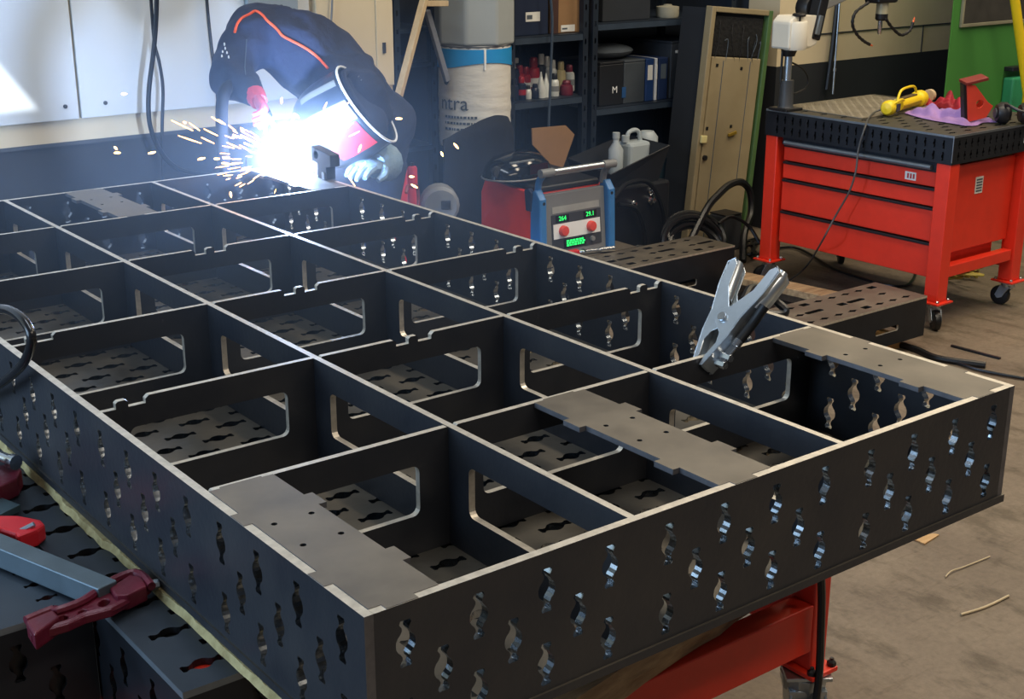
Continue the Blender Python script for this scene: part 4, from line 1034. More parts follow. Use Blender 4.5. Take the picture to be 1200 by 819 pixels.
MB().box((cr*math.cos(fa+.28)-.006, cr*math.sin(fa+.28)-.006, zt-.083), (cr*math.cos(fa+.28)+.004, cr*math.sin(fa+.28)-.0, zt)).obj('bag_seam', M_WINK, co)
oct_r = cr*1.12
pts8 = [(oct_r*math.cos(fa+.2+PI/8+k_*PI/4), oct_r*math.sin(fa+.2+PI/8+k_*PI/4)) for k_ in range(8)]
mb = MB(); mb.plate(pts8, [], z3-z2+.35, lambda a, b, n: (a, b, z2+n), 0, 0); mb.obj('collar', M_GREYF, co, bevel=.012, bseg=3)
MB().lathe([(cr*.98, z2-.02), (cr*1.02, z2-.002)], 24).obj('collar_seal', M_GREYP, co, smooth=True)
# black sheet draped over the lower part of the column
vs = []; fs = []; n = 20; Yk = 3.425
tops = [(519, 164), (530, 157), (545, 148), (560, 140), (572, 135), (582, 134), (592, 137), (598, 146), (602, 165)]
tp3 = spline([P(x, y, Y=Yk) for x, y in tops], 4); m_ = len(tp3)
for i, p in enumerate(tp3):
    for j in range(12):
        f_ = j/11
        vs.append((p.x+.004*math.sin(i*.9+j), p.y-.03*math.sin(i/(m_-1)*PI)+.012*math.sin(i*.8+j*.3)*f_, p.z*(1-f_)+.0*f_))
for i in range(m_-1):
    for j in range(11): fs.append((i*12+j, i*12+j+1, (i+1)*12+j+1, (i+1)*12+j))
o = MB().add(vs, fs).obj('black_sheet', mat('black_cloth', '090b11', .9, 0, var=.2, scale=6, bump=.2), smooth=True); o.modifiers.new('thick', 'SOLIDIFY').thickness = .004
tag(o, 'black sheet hanging in front of the white bag column', 'cloth')
# pale wooden poles leaning at the pillar
def pole(a_, b_, w1, w2, m, label):
    return tag(MB().bar(a_, b_, w1, w2).obj('leaning_pole', m, bevel=.002), label, 'pole')
pole(P(500, -12, Y=3.45), P(462, 132, Y=3.30), .026, .026, M_PALE, 'pale wooden pole slanting down behind the welder\'s helmet')
pole(P(499, 4, Y=3.47), P(524, 4, Y=3.47), .022, .022, M_PALE, 'short pale crossbar at the top of the slanting pole')
pole(P(500, 12, Y=3.52), P(524, 95, Y=3.52), .022, .022, mat('grey_timber', '6c7078', .7), 'grey strut slanting the other way left of the white bag')
# red cylinders and grey reel behind the frame edge
for px_, py_, r, lab in ((467, 196, .032, 'left red cylinder behind the frame by the welder'), (483, 194, .019, 'narrow red cylinder right of the wider red one')):
    q = P(px_, py_, Y=3.05)
    t = thing('red_cylinder', lab, 'cylinder', (q.x, 3.05, 0))
    MB().lathe([(r, 0), (r, q.z-.012), (r*.8, q.z-.003), (0, q.z)], 16).obj('body', M_RED2, t, smooth=True)
    MB().lathe([(r*.35, q.z-.001), (r*.35, q.z+.012), (0, q.z+.012)], 10).obj('valve', M_BLACK, t, smooth=True)
q = P(512, 239, Y=3.0)
t = thing('grey_reel', 'grey rounded reel with a dark square hub behind the frame edge', 'reel', (q.x+.012, 3.0, 0), (0, 0, -.5))
MB().lathe([(.0, -.05), (.06, -.05), (.072, -.035), (.072, .035), (.06, .05), (0, .05)], 18, M=Matrix.Translation((0, 0, q.z)) @ Matrix.Rotation(PI/2, 4, 'X')).obj('drum', M_GREYP, t, smooth=True)
MB().box((.0, -.062, q.z-.01), (.035, -.0505, q.z+.022)).obj('hub', M_BLACK, t, bevel=.003)
MB().box((-.05, -.045, 0), (.05, .045, q.z-.06)).obj('stand', M_DARKW, t)
cable('red_black_leads', [P(476, 226, Y=2.80), P(478, 218, Y=2.82), P(483, 219, Y=2.85), P(490, 226, Y=2.87), Vector((P(492, 228, Y=2.88).x, 2.9, .3)), Vector((P(492, 228, Y=2.88).x, 2.9, .006))], .006, mat('dull_red_cable', '7c2a24', .5), 'dull red lead behind the frame\'s right edge near the welder')

# ================================================================== WELDING POWER SOURCE
YM = 2.975
X0, X1 = xpx(632, YM)-.0, P(718, 280, Y=YM).x
t = thing('steel_crate', 'dark low steel crate carrying the welding machine', 'crate', (X0-.08, 2.94, 0))
MB().box((0, 0, 0), (.57, .44, .196)).obj('body', M_BLACKST, t, bevel=.004)
MB().box((-.004, -.004, .1965), (.574, .444, .2035)).obj('rim', M_LEGPL, t, bevel=.001)
ZB = .205
wm = thing('welding_machine', 'red and blue welding power source with green displays', 'welding machine', ((X0+X1)/2, YM, ZB))
hw = (X1-X0)/2; zt = P(632, 228, Y=YM).z-ZB
DP = .40
mb = MB(); mb.plate([(.045, 0), (DP, 0), (DP, zt*.80), (DP-.03, zt*1.02), (.06, zt*.98), (.045, zt*.9)], [], 2*(hw-.012), lambda a, b, n: (-hw+.012+n, a, b), 0, 0)
mb.obj('housing', M_RED, wm, bevel=.006)
mb = MB(); mb.plate([(.05, zt*.97), (DP-.02, zt*1.01), (DP-.03, zt*1.10), (.06, zt*1.06)], [], 2*(hw-.03), lambda a, b, n: (-hw+.03+n, a, b), 0, 0)
mb.obj('top_cover', M_BLACK, wm, bevel=.008)
for s in (-1, 1):
    x0 = s*hw
    mb = MB(); mb.plate([(-.02, 0), (.052, 0), (.052, zt*.98), (.022, zt*1.06), (-.01, zt*.92)], [], .035, lambda a, b, n: (x0-s*n, a, b), 0, 0)
    mb.obj('bumper', M_BLUEM, wm, bevel=.008)
    mb = MB(); mb.plate([(.045, zt*.72), (.075, zt*.72), (.085, zt*1.02), (.06, zt*1.06), (.035, zt*1.0)], [], .02, lambda a, b, n: (x0+s*.006-s*n, a, b), 0, 0); mb.obj('bumper_strap', mat('navy_plastic2', '1c2c4c', .45), wm, bevel=.004)
    MB().tube(spline([(x0*.86, .04, zt*1.0), (x0*.86, .03, zt*1.17), (x0*.86, -.005, zt*1.30)], 4), .014, 8).obj('handle_bracket', M_BLUEM if s < 0 else M_GREYP, wm, smooth=True)
MB().tube([(-hw*.86, -.005, zt*1.30), (hw*.86, -.005, zt*1.30)], .015, 12).obj('handle_bar', M_ZINC, wm, smooth=True)
for s in (-1, 1): MB().tube([(s*hw*.66, -.005, zt*1.30), (s*hw*.98, -.005, zt*1.30)], .018, 12).obj('handle_end', M_GREYP, wm, smooth=True)
FB = Matrix.Translation((0, .010, zt*.5)) @ Matrix.Rotation(math.radians(-5), 4, 'X')
pn = MB().box((-hw+.036, 0, -zt*.5+.005), (hw-.036, .03, zt*.5-.01), 0, FB).obj('front_panel', M_GREYP, wm, bevel=.004)
def fp(x0, z0, x1, z1, d0, d1, m, nm, par=pn): return MB().box((x0, d0, z0), (x1, d1, z1), 0, FB).obj(nm, m, par)
pw = hw-.036
fp(-pw*.72, .045, pw*.80, .072, -.002, -.0005, mat('panel_light', '9a9c9a', .5), 'name_strip')
fp(-pw*.76, -.105, pw*.84, .040, -.003, -.0005, M_DGREY, 'control_plate')
fp(-pw*.72, -.058, pw*.80, .002, -.0048, -.0032, M_WINK, 'knob_strip')
for sx, tx in ((-.42, '264'), (.48, '29.1')):
    fp(pw*sx-.034, .008, pw*sx+.034, .036, -.0048, -.0032, M_LEDBG, 'display')
    text_part(tx, .026, FB @ Matrix.Translation((pw*sx, -.0052, .022)) @ Matrix.Rotation(PI/2, 4, 'X'), M_LED, pn, 'display_digits')
    MB().lathe([(.022, 0), (.021, .014), (.018, .018), (0, .019)], 16, M=FB @ Matrix.Translation((pw*sx, -.0048, -.028)) @ Matrix.Rotation(PI/2, 4, 'X')).obj('knob', mat('coral_knob', 'd8483c', .5), pn, smooth=True)
fp(-pw*.40, -.100, pw*.30, -.064, -.0048, -.0032, M_LEDBG, 'screen')
for i in range(3):
    rnd = random.Random(20+i); mb = MB(); x = -pw*.32
    while x < pw*.2:
        l = rnd.uniform(.006, .014); mb.box((x, -.0054, -.076-.009*i), (x+l, -.0048, -.069-.009*i), 0, FB); x += l+.004
    mb.obj('screen_row', M_LED, pn)
MB().lathe([(.011, 0), (.010, .010), (0, .011)], 14, M=FB @ Matrix.Translation((pw*.52, -.003, -.080)) @ Matrix.Rotation(PI/2, 4, 'X')).obj('push_dial', M_GREYP, pn, smooth=True)
for sx in (-1, 1):
    MB().lathe([(.007, 0), (.007, .003), (0, .003)], 10, M=Matrix.Translation((sx*(hw-.02), -.008, zt*.86)) @ Matrix.Rotation(PI/2, 4, 'X')).obj('screw', M_BLACK, wm)
# black welding helmet resting on the machine
q = P(606, 196, Y=3.22)
hm = thing('spare_helmet', 'black welding helmet with glossy visor lying on the welding machine', 'welding helmet', (q.x, 3.22, ZB+zt*1.105), (0, 0, .15))
M_GLOSS = mat('gloss_black', '0c0e12', .12, 0, var=.1)
HM = Matrix.Diagonal((1.0, .72, .62, 1))
MB().lathe([(.165, 0), (.163, .03), (.15, .08), (.118, .125), (.06, .152), (0, .158)], 24, M=HM).obj('shell', M_GLOSS, hm, smooth=True)
MB().tube([(.166*math.cos(a_), .72*.166*math.sin(a_), .004) for a_ in [2*PI*i/28 for i in range(28)]], .004, 6, closed=True).obj('shell_rim', M_GREYP, hm, smooth=True)
MB().bar((-.13, -.085, .078), (-.02, -.112, .082), .012, .008).obj('brow_strip', M_ZINC, hm, bevel=.002)
MB().box((-.05, -.118, .022), (.06, -.104, .066)).obj('lens', M_GLOSS, hm, bevel=.003)
MB().lathe([(.022, -.006), (.022, .008), (0, .010)], 14, M=Matrix.Translation((-.150, -.03, .04)) @ Matrix.Rotation(PI/2, 4, 'X')).obj('pivot_knob', M_DGREY, hm, smooth=True)
# white multipack carton and cardboard sheet behind the machine
q = P(610, 168, Y=3.42)
t = thing('white_multipack', 'white carton with red and dark print behind the black helmet', 'box', (q.x, 3.46, .42+.0005), (0, 0, .1))
hh = P(610, 152, Y=3.42).z-.42
MB().box((-.06, 0, 0), (.06, .12, hh)).obj('body', M_LABEL, t, bevel=.003)
for i in range(3):
    for j in range(2): MB().box((-.045+.035*i, -.002, hh-.035-.04*j), (-.030+.035*i, -.0004, hh-.015-.04*j)).obj('print_mark', mat('dark_red_ink', '7c2c2c', .6) if (i+j) % 2 else M_INK, t)
t.location.y = 3.66
q = P(645, 172, Y=3.50)
tag(MB().plate([(-.10, .02), (.055, -.13), (.14, .04), (.09, .085), (-.10, .09)], [], .006, lambda a, b, n: (q.x+a, 3.50+n+.05*b, q.z+b), 0, 0).obj('cardboard_sheet', M_CARD), 'torn brown cardboard piece leaning behind the welding machine', 'cardboard')
tag(MB().box((q.x-.02, 3.508, .0005), (q.x+.03, 3.56, q.z-.10)).obj('dark_prop', M_DARKW), 'dark prop post standing behind the cardboard piece', 'post')
# torch neck / small clamp lying on the box beam beside the machine
q0 = P(668, 297, Z=.215)
t = thing('screw_clamp', 'small chrome screw clamp with red jaw lying beside the welding machine', 'clamp', (q0.x, q0.y, .2045), (0, 0, -.25))
MB().tube([(0.03, 0, .012), (.17, 0, .012)], .009, 10).obj('spindle', M_CHROME, t, smooth=True)
MB().tube([(.135, 0, .012), (.20, 0, .012)], .0125, 12).obj('handle', M_CHROME, t, smooth=True)
MB().bar((.045, -.05, .02), (.075, .05, .02), .008, .008).obj('tommy_bar', M_CHROME, t)
MB().box((-.015, -.022, .0005), (.035, .022, .026)).obj('jaw', M_RED2, t, bevel=.004)

# ================================================================== GROUND CLAMP ON THE FIRST CROSS RIB
o_ = Vector((.922, VS[0], RIM-.012))
a_ax = Vector((.128, 0, .150)).normalized(); b_ax = Vector((0, 1, 0)); n_ax = a_ax.cross(b_ax).normalized()
gc = thing('ground_clamp', 'chrome spring ground clamp gripping a rib of the steel frame', 'clamp', o_)
gc.scale = (.92, .92, .92)
def GM(s, t, n): return a_ax*s+b_ax*t+n_ax*n
M_GCL = mat('nickel_plate', 'c6ced4', .30, .9, var=.10, scale=18)
for sg, nm in ((1, 'lever'), (-1, 'lever')):
    S = 1.0 if sg > 0 else 1.02
    outl = [(-.014, .007), (.006, .0075), (.035, .016), (.055, .010), (.075, -.014), (.098, -.016), (.112, .004), (.150, .030), (.196, .040), (.205, .050), (.200, .060), (.150, .054), (.095, .036), (.055, .031), (.015, .020), (-.012, .012)]
    outl = [(s*S, t) for s, t in outl]
    w_ = .017 if sg > 0 else .0195
    mb = MB()
    for nn in (-w_, w_-.002):
        mb.plate([(s, sg*t) for s, t in outl], [], .002, lambda s, t, n, nn=nn: tuple(GM(s, t, nn+n)), 0, 0)
    back = [(-.012, .012), (.015, .020), (.055, .031), (.095, .036), (.150, .054), (.196, .062), (.207, .050)]
    vs = []; fs = []
    for i, (s, t) in enumerate(back):
        s *= S
        for nn in (-w_, w_): vs.append(tuple(GM(s, sg*t, nn)))
        for nn in (-w_, w_): vs.append(tuple(GM(s, sg*(t+.0022), nn)))
    for i in range(len(back)-1):
        p, q = i*4, i*4+4
        fs += [(p, p+1, q+1, q), (p+2, q+2, q+3, p+3), (p, q, q+2, p+2), (p+1, p+3, q+3, q+1)]
    mb.add(vs, fs)
    lv = mb.obj('lever', M_GCL, gc, bevel=.0012)
    # toothed jaw block
    mb = MB(); mb.plate([(-.014, sg*.007), (.006, sg*.0075), (.004, sg*.013), (-.012, sg*.012)], [], .024, lambda s, t, n: tuple(GM(s, t, -.012+n)), 0, 0)
    mb.obj('jaw', M_ZINC, lv)
    # rounded grip on the handle
    MB().tube([GM(.125*S, sg*.038, 0), GM(.19*S, sg*.053, 0), GM(.206*S, sg*.054, 0)], [.0155, .0155, .010], 12).obj('grip', M_GCL, lv, smooth=True)
MB().tube([GM(.086, 0, -.024), GM(.086, 0, .024)], .0055, 12).obj('pivot_pin', M_CHROME, gc, smooth=True)
for nn in (-.0255, .0225): MB().tube([GM(.086, 0, nn), GM(.086, 0, nn+.003)], .0085, 14).obj('rivet_head', M_CHROME, gc, smooth=True)
hx = []
for i in range(48): hx.append(GM(.086+.011*math.cos(i*.9), .011*math.sin(i*.9), -.014+.028*i/47))
MB().tube(hx, .0013, 5).obj('spring', M_GREYST, gc)
# cable lug, bolt and cable on the near lever
MB().bar(GM(.004, -.032, 0), GM(.050, -.043, 0), .022, .006).obj('cable_lug', M_CHROME, gc, bevel=.002)
for s_ in (.006, .022): MB().tube([GM(s_, -.024-.2*s_, 0), GM(s_, -.046-.2*s_, 0)], .0075, 6).obj('bolt', M_CHROME, gc)
MB().tube([GM(.046, -.043, 0), GM(.066, -.047, 0)], .0095, 10).obj('ferrule', M_CHROME, gc, smooth=True)
pts = [GM(.060, -.046, 0), GM(.10, -.050, 0), GM(.14, -.066, .0), GM(.178, -.080, .004)]
pts2 = [P(905, 345, Y=.34)-o_, P(921, 372, Y=.40)-o_]
MB().tube(spline([GM(.060, -.046, 0), GM(.095, -.052, 0), GM(.135, -.062, .006)], 5), .0098, 10).obj('cable_boot', M_RUBBER, gc, smooth=True)
cable('ground_cable', [P(872, 352, Y=.55), P(880, 338, Y=.6), P(893, 340, Y=.62), P(908, 352, Y=.62), P(918, 368, Y=.60), Vector((1.245, .66, .78)), Vector((1.275, .68, .60)), Vector((1.29, .70, .30)), Vector((1.31, .72, .06)), Vector((1.38, .74, .0095)), Vector((1.6, .76, .0095))], .0085, M_RUBBER, 'black ground cable curving behind the silver clamp over the frame edge')

# ================================================================== CLAMPS, BARS AND HOSE AT THE LEFT
def traced(name, px_out, z, th, mats, label=None, cat=None, holes=(), parent=None, bevel=.003, base=None):
    pts = [P(x, y, Z=z) for x, y in px_out]
    hs = [[P(x, y, Z=z) for x, y in h] for h in holes]
    mb = MB(); mb.plate([(p.x, p.y) for p in pts], [[(p.x, p.y) for p in h] for h in hs], th, lambda a, b, n: (a-(base.x if base else 0), b-(base.y if base else 0), z-th+n-(base.z if base else 0)), 0, 0)
    o = mb.obj(name, mats, parent, bevel=bevel)
    if label: tag(o, label, cat)
    return o
def ellp(cx, cy, rx_, ry_, rot=0, n=10): return [(cx+rx_*math.cos(2*PI*i/n)*math.cos(rot)-ry_*math.sin(2*PI*i/n)*math.sin(rot), cy+rx_*math.cos(2*PI*i/n)*math.sin(rot)+ry_*math.sin(2*PI*i/n)*math.cos(rot)) for i in range(n)]
zc = TZ+.036
bs = P(100, 710, Z=zc); bs.z = TZ+.002
cl = thing('bar_clamp', 'dark maroon cast clamp arm with three holes lying on the table edge', 'clamp', bs)
out1 = [(30, 727), (62, 714), (66, 716), (98, 704), (126, 684), (152, 672), (166, 674), (177, 686), (160, 697), (130, 714), (100, 722), (80, 731), (36, 744)]
traced('web', out1, zc-.014, .012, [M_MAROON], parent=cl, base=bs, holes=[ellp(73, 724, 7, 3.2, -.2), ellp(97, 717, 6, 3.2, -.25), ellp(122, 706, 7.5, 4, -.35)])
pts = spline([P(x, y, Z=zc-.010)-bs for x, y in out1[:8]+[(177, 686)]], 3)
MB().tube(pts, .0065, 8).obj('upper_flange', M_MAROON, cl, smooth=True)
pts = spline([P(x, y, Z=zc-.018)-bs for x, y in [(177, 686)]+out1[8:]], 3)
MB().tube(pts, .0065, 8).obj('lower_flange', M_MAROON, cl, smooth=True)
traced('jaw_block', [(30, 727), (62, 714), (70, 722), (40, 743)], zc-.006, .026, [M_MAROON], parent=cl, base=bs)
traced('head_block', [(128, 688), (152, 673), (166, 675), (172, 686), (150, 697), (135, 698)], zc-.006, .024, [M_MAROON], parent=cl, base=bs)
MB().tube([P(172, 687, Z=zc-.02)-bs, P(186, 684, Z=zc-.02)-bs], .008, 8).obj('screw_tip', M_ZINC, cl, smooth=True)
bs = P(25, 615, Z=TZ+.03); bs.z = TZ+.001
cl = thing('hand_clamp', 'bright red clamp jaw lying behind the grey steel bar', 'clamp', bs)
traced('arm', [(-20, 606), (0, 603), (22, 603), (48, 608), (53, 613), (44, 620), (20, 629), (17, 624), (0, 619), (-20, 618)], TZ+.030, .028, [M_RED2], parent=cl, base=bs, bevel=.005)
MB().tube([P(14, 627, Z=TZ+.02)-bs, P(40, 614, Z=TZ+.036)-bs], .004, 8).obj('rivet_bar', M_ZINC, cl)
bs = P(8, 552, Z=TZ+.03); bs.z = TZ+.001
cl = thing('screw_clamp', 'maroon clamp with chrome spindle at the left edge by the board', 'clamp', bs)
traced('body', [(-25, 540), (0, 545), (18, 540), (25, 550), (20, 560), (2, 569), (-25, 580)], TZ+.035, .032, [M_MAROON], parent=cl, base=bs, bevel=.006)
MB().tube([P(-8, 531, Z=TZ+.05)-bs, P(14, 540, Z=TZ+.05)-bs], .009, 12).obj('spindle', M_CHROME, cl, smooth=True)
MB().tube([P(13, 540, Z=TZ+.05)-bs, P(19, 542, Z=TZ+.05)-bs], .013, 12).obj('swivel_pad', M_CHROME, cl, smooth=True)
MB().box((-.06, -.01, .033), (-.02, .01, .07)).obj('nut', M_MAROON, cl, bevel=.003)
traced('steel_bar', [(-40, 607), (0, 624), (137, 680), (115, 690), (0, 643), (-40, 627)], TZ+.036, .034, [mat('grey_bar_steel', '5c6a72', .45, .5, var=.1, scale=20)], 'long grey steel bar lying across the left table', 'bar', bevel=.002)
traced('steel_plate', [(-30, 574), (0, 582), (24, 591), (0, 603), (-30, 600)], TZ+.014, .012, [mat('teal_steel', '3c5058', .5, .4)], 'small dark teal steel plate left of the bright red clamp', 'plate', bevel=.001)
tag(MB().tube(spline([P(*q, X=-.034) for q in ((-60, 380), (-30, 366), (0, 362), (18, 367), (31, 380), (37, 396), (33, 415), (22, 432), (0, 450), (-30, 466), (-60, 476))], 6), .0078, 12).obj('black_hose', mat('gloss_rubber', '1c1c1e', .22, 0, var=.1), smooth=True), 'thick glossy black hose looping in at the left edge over the frame', 'hose')

# ================================================================== THE WELDER
TB = Vector((P(412, 175, Y=2.95).x, 2.95, 0))
pe = thing('person', 'person in navy jacket with orange piping bent over, welding with a helmet on', 'person', TB)
Q = lambda x, y, Y: P(x, y, Y=Y)-TB
J = {}
def skin(name, joints, edges, root, m, parent):
    mb = MB()
    for k_, (c, r) in joints.items(): mb.ell(tuple(c), (r, r, r), 16, 10)
    for a, b in edges:
        (p, r0), (q, r1) = joints[a], joints[b]
        mb.tube([p+(q-p)*i/4 for i in range(5)], [r0+(r1-r0)*i/4 for i in range(5)], 16)
    o = mb.obj(name, m)
    rm = o.modifiers.new('remesh', 'REMESH'); rm.mode = 'VOXEL'; rm.voxel_size = .012
    sm_ = o.modifiers.new('smooth', 'SMOOTH'); sm_.factor = .5; sm_.iterations = 12
    dg = bpy.context.evaluated_depsgraph_get(); dg.update()
    me2 = bpy.data.meshes.new_from_object(o.evaluated_get(dg))
    bpy.data.objects.remove(o)
    me2.materials.clear(); me2.materials.append(m)
    for p in me2.polygons: p.use_smooth = True
    o = bpy.data.objects.new(name, me2); COL.objects.link(o); o.parent = parent
    return o
S3 = Vector
J = dict(pelvis=(S3((.03, .04, .90)), .140), spine=(Q(412, 122, 2.95), .138), chest=(Q(385, 80, 2.84), .138), upper=(Q(352, 58, 2.82), .125),
         neck=(Q(398, 98, 2.66), .085), head=(Q(426, 122, 2.52), .095),
         rsh=(Q(303, 34, 2.86), .088), rarm=(Q(284, 60, 2.82), .074), relb=(Q(270, 90, 2.76), .066), rfore=(Q(286, 104, 2.68), .052), rwr=(Q(300, 116, 2.60), .040),
         lsh=(Q(418, 92, 2.66), .080), larm=(Q(432, 128, 2.68), .060), lelb=(Q(438, 170, 2.66), .056), lwr=(Q(440, 194, 2.50), .042),
         lhip=(S3((.10, -.07, .84)), .105), lkn=(S3((.02, -.09, .47)), .075), lan=(S3((.06, -.10, .09)), .055), lto=(S3((-.12, -.12, .045)), .045),
         rhip=(S3((.06, .13, .84)), .105), rkn=(S3((-.04, .14, .47)), .075), ran=(S3((.02, .15, .09)), .055), rto=(S3((-.16, .14, .045)), .045))
ED = [('pelvis', 'spine'), ('spine', 'chest'), ('chest', 'upper'), ('chest', 'neck'), ('neck', 'head'), ('upper', 'rsh'), ('rsh', 'rarm'), ('rarm', 'relb'), ('relb', 'rfore'), ('rfore', 'rwr'),
      ('chest', 'lsh'), ('lsh', 'larm'), ('larm', 'lelb'), ('lelb', 'lwr'), ('pelvis', 'lhip'), ('lhip', 'lkn'), ('lkn', 'lan'), ('lan', 'lto'), ('pelvis', 'rhip'), ('rhip', 'rkn'), ('rkn', 'ran'), ('ran', 'rto')]
body = skin('body', J, ED, 'pelvis', M_JACKET, pe)
# gentle cloth folds on the jacket
for v in body.data.vertices:
    c = v.co; 
    if c.z > .7: v.co = c+v.normal*(.016*(1-2*abs(mnoise.noise(c*7.5)))-.008+.007*mnoise.noise(c*19))
body.data.update()
bvh = BVHTree.FromPolygons([v.co.copy() for v in body.data.vertices], [tuple(p.vertices) for p in body.data.polygons])
def onbody(px, py, lift=.004):
    d = (Fw+Rt*((px-600)/FPX)-Up*((py-409.5)/FPX)).normalized()
    h, nn, i, _ = bvh.ray_cast(CAMP-TB, d)
    return None if h is None else h-d*lift
pp = [onbody(*q) for q in ((275, 38), (278, 28), (284, 21), (292, 17), (299, 13), (307, 17), (313, 24), (320, 30), (326, 36), (331, 42), (342, 48), (352, 53), (362, 59), (371, 66), (378, 73), (384, 80))]
pp = [q for q in pp if q]
MB().tube(spline(pp, 3), .0045, 6).obj('orange_piping', M_ORANGE, pe, smooth=True)
for seq in (((289, 46), (288, 62), (287, 78), (288, 88)),):
    q_ = [q for q in (onbody(*q, lift=.002) for q in seq) if q]
    if len(q_) > 1: MB().tube(q_, .0014, 5).obj('sleeve_seam', M_INK, pe)
mb = MB()
for i, (x, y) in enumerate(((263, 52), (264, 57), (266, 62), (268, 67), (260, 66), (261, 61))):
    q = onbody(x, y, .003)
    if q: mb.ell(tuple(q), (.003, .003, .006), 6, 4)
if mb.v: mb.obj('sleeve_print', M_WINK, pe)
# gloves with five fingers
def glove(name, wrist, fdir, palm_n, m, curl=.5, size=1.0, cuff=None):
    f = fdir.normalized(); n = (palm_n-f*palm_n.dot(f)).normalized(); s = f.cross(n)
    mb = MB()
    R_ = Matrix(((f.x, s.x, n.x), (f.y, s.y, n.y), (f.z, s.z, n.z))).to_4x4()
    mb.ell((.048*size, 0, 0), (.058*size, .046*size, .022*size), 12, 8, 0, Matrix.Translation(wrist) @ R_)
    for k_, (sx, ln) in enumerate(((-.031, .060), (-.011, .074), (.010, .070), (.029, .056))):
        p = Vector((.085, sx, 0)); pts = [Vector((.06, sx*.9, 0)), p]; a_ = 0
        for j in range(3):
            a_ += curl*(.5 if j == 0 else .75)
            p = p+Vector((math.cos(a_), 0, -math.sin(a_)))*(ln/3); pts.append(p)
        mb.tube([wrist+(R_ @ (q*size)) for q in pts], [.011*size, .0115*size, .0108*size, .010*size, .007*size], 8)
    pts = [Vector((.02, -.03, 0)), Vector((.045, -.052, -.006)), Vector((.072, -.060, -.018)), Vector((.094, -.052, -.030))]
    mb.tube([wrist+(R_ @ (q*size)) for q in pts], [.013*size, .0135*size, .012*size, .008*size], 8)
    g = mb.obj(name, m, pe, smooth=True)
    if cuff:
        a, r0, r1, l = cuff
        c0 = wrist+f*.012; c1 = wrist-f*l
        pts = [c0, (c0+c1)/2, c1]
        MB().tube(pts, [r0, (r0+r1)/2*1.04, r1], 14).obj('cuff', m, g, smooth=True)
    return g
rw = Q(302, 117, 2.58); tt = Q(333, 168, 2.42)
hd_ = Q(309, 129, 2.53)
glove('glove', rw, (hd_-rw), -Fw*.3+Rt*.9-Up*.1, M_GLOVER, curl=.95, size=.80, cuff=(0, .026, .032, .03))
lwv = Q(440, 193, 2.48); lf_ = Q(404, 203, 2.36)
glove('glove', lwv, (lf_-lwv), Up*.8-Fw*.4, M_GLOVEB, curl=.28, size=1.05, cuff=(0, .040, .062, .075))
# torch
to = thing('welding_torch', 'welding torch held in the red glove, pointing at the arc', 'torch', tuple(hd_+TB))
o0 = hd_
hp = [Q(300, 108, 2.62)-o0, Q(309, 126, 2.54)-o0, Q(314, 136, 2.51)-o0]
MB().tube(hp, .014, 12).obj('handle', M_BLACK, to, smooth=True)
MB().tube(spline([Q(314, 136, 2.51)-o0, Q(321, 147, 2.47)-o0, Q(327, 158, 2.44)-o0, Q(331, 166, 2.42)-o0], 5), .008, 10).obj('neck', mat('brass_tube', 'b0a080', .35, .7), to, smooth=True)
MB().tube([Q(330, 164, 2.42)-o0, Q(334, 173, 2.40)-o0], [.011, .009], 12).obj('nozzle', mat('copper', 'b87850', .35, .8), to, smooth=True)
hp2 = [Q(300, 108, 2.62)-o0, Q(288, 104, 2.66)-o0, Q(270, 100, 2.68)-o0, Q(261, 116, 2.64)-o0, Q(260, 150, 2.60)-o0, Q(262, 190, 2.62)-o0, Q(268, 230, 2.65)-o0]
MB().tube(spline(hp2, 6),   .019, 10).obj('hose_pack', mat('matte_sleeve', '12141c', .9, 0, var=.2), to, smooth=True)

# helmet
hc = Q(430, 122, 2.48)
mj = (Rt*60-Up*85).normalized()
fx = (-Rt*.80-Up*.42+Fw*.30); fx = (fx-mj*fx.dot(mj)).normalized(); sx_ = fx.cross(mj).normalized()
if sx_.dot(Fw) > 0: sx_ = -sx_           # points at the viewer
M_HEL = mat('helmet_shell_dark', '232b35', .4, .1, var=.12, scale=6, coat=.2)
def hel(t, a, lift=0):
    k_ = math.sqrt(max(0, 1-max(0, (t-.35)/.72)**2.4)) if t > .35 else 1.0
    A = .146*(.96+.06*t)*k_+lift; B = .118*(1.0)*k_+lift
    return hc+fx*(t*.235)+mj*(A*math.cos(a)-.02*t)+sx_*(B*math.sin(a))
def helpatch(t0, t1, a0, a1, lift, nt=8, na=8, shear=0):
    vs = []; fs = []
    for i in range(nt+1):
        for j in range(na+1):
            t = t0+(t1-t0)*i/nt; a = a0+(a1-a0)*j/na+shear*(t-t0)
            vs.append(tuple(hel(t, a, lift)))
    for i in range(nt):
        for j in range(na): b_ = i*(na+1)+j; fs.append((b_, b_+1, b_+na+2, b_+na+1))
    return MB().add(vs, fs)
hl = helpatch(0, 1.06, 0, 2*PI, 0, 16, 32).obj('welding_helmet', M_HEL, pe, smooth=True)
hl.modifiers.new('thick', 'SOLIDIFY').thickness = .004
rim = [hel(0, 2*PI*i/40, .001) for i in range(40)]
MB().tube(rim, .0038, 6, closed=True).obj('helmet_rim', M_WINK, hl, smooth=True)
M_HRED = mat('helmet_red', 'c42838', .4, 0, var=.06)
M_HGREY = mat('helmet_grey', '6c6c66', .4, 0, var=.08)
helpatch(.10, .62, .50, 1.25, .0025, shear=.2).obj('red_patch', M_HRED, hl, smooth=True)
helpatch(.05, .70, 1.28, 1.75, .0025, shear=.25).obj('grey_stripe', M_HGREY, hl, smooth=True)
helpatch(.06, .62, 2.15, 2.35, .0025, shear=.25).obj('thin_stripe', M_HGREY, hl, smooth=True)
helpatch(.62, .96, -2.4, -1.0, .003).obj('visor_lens', M_GLOSS, hl, smooth=True)
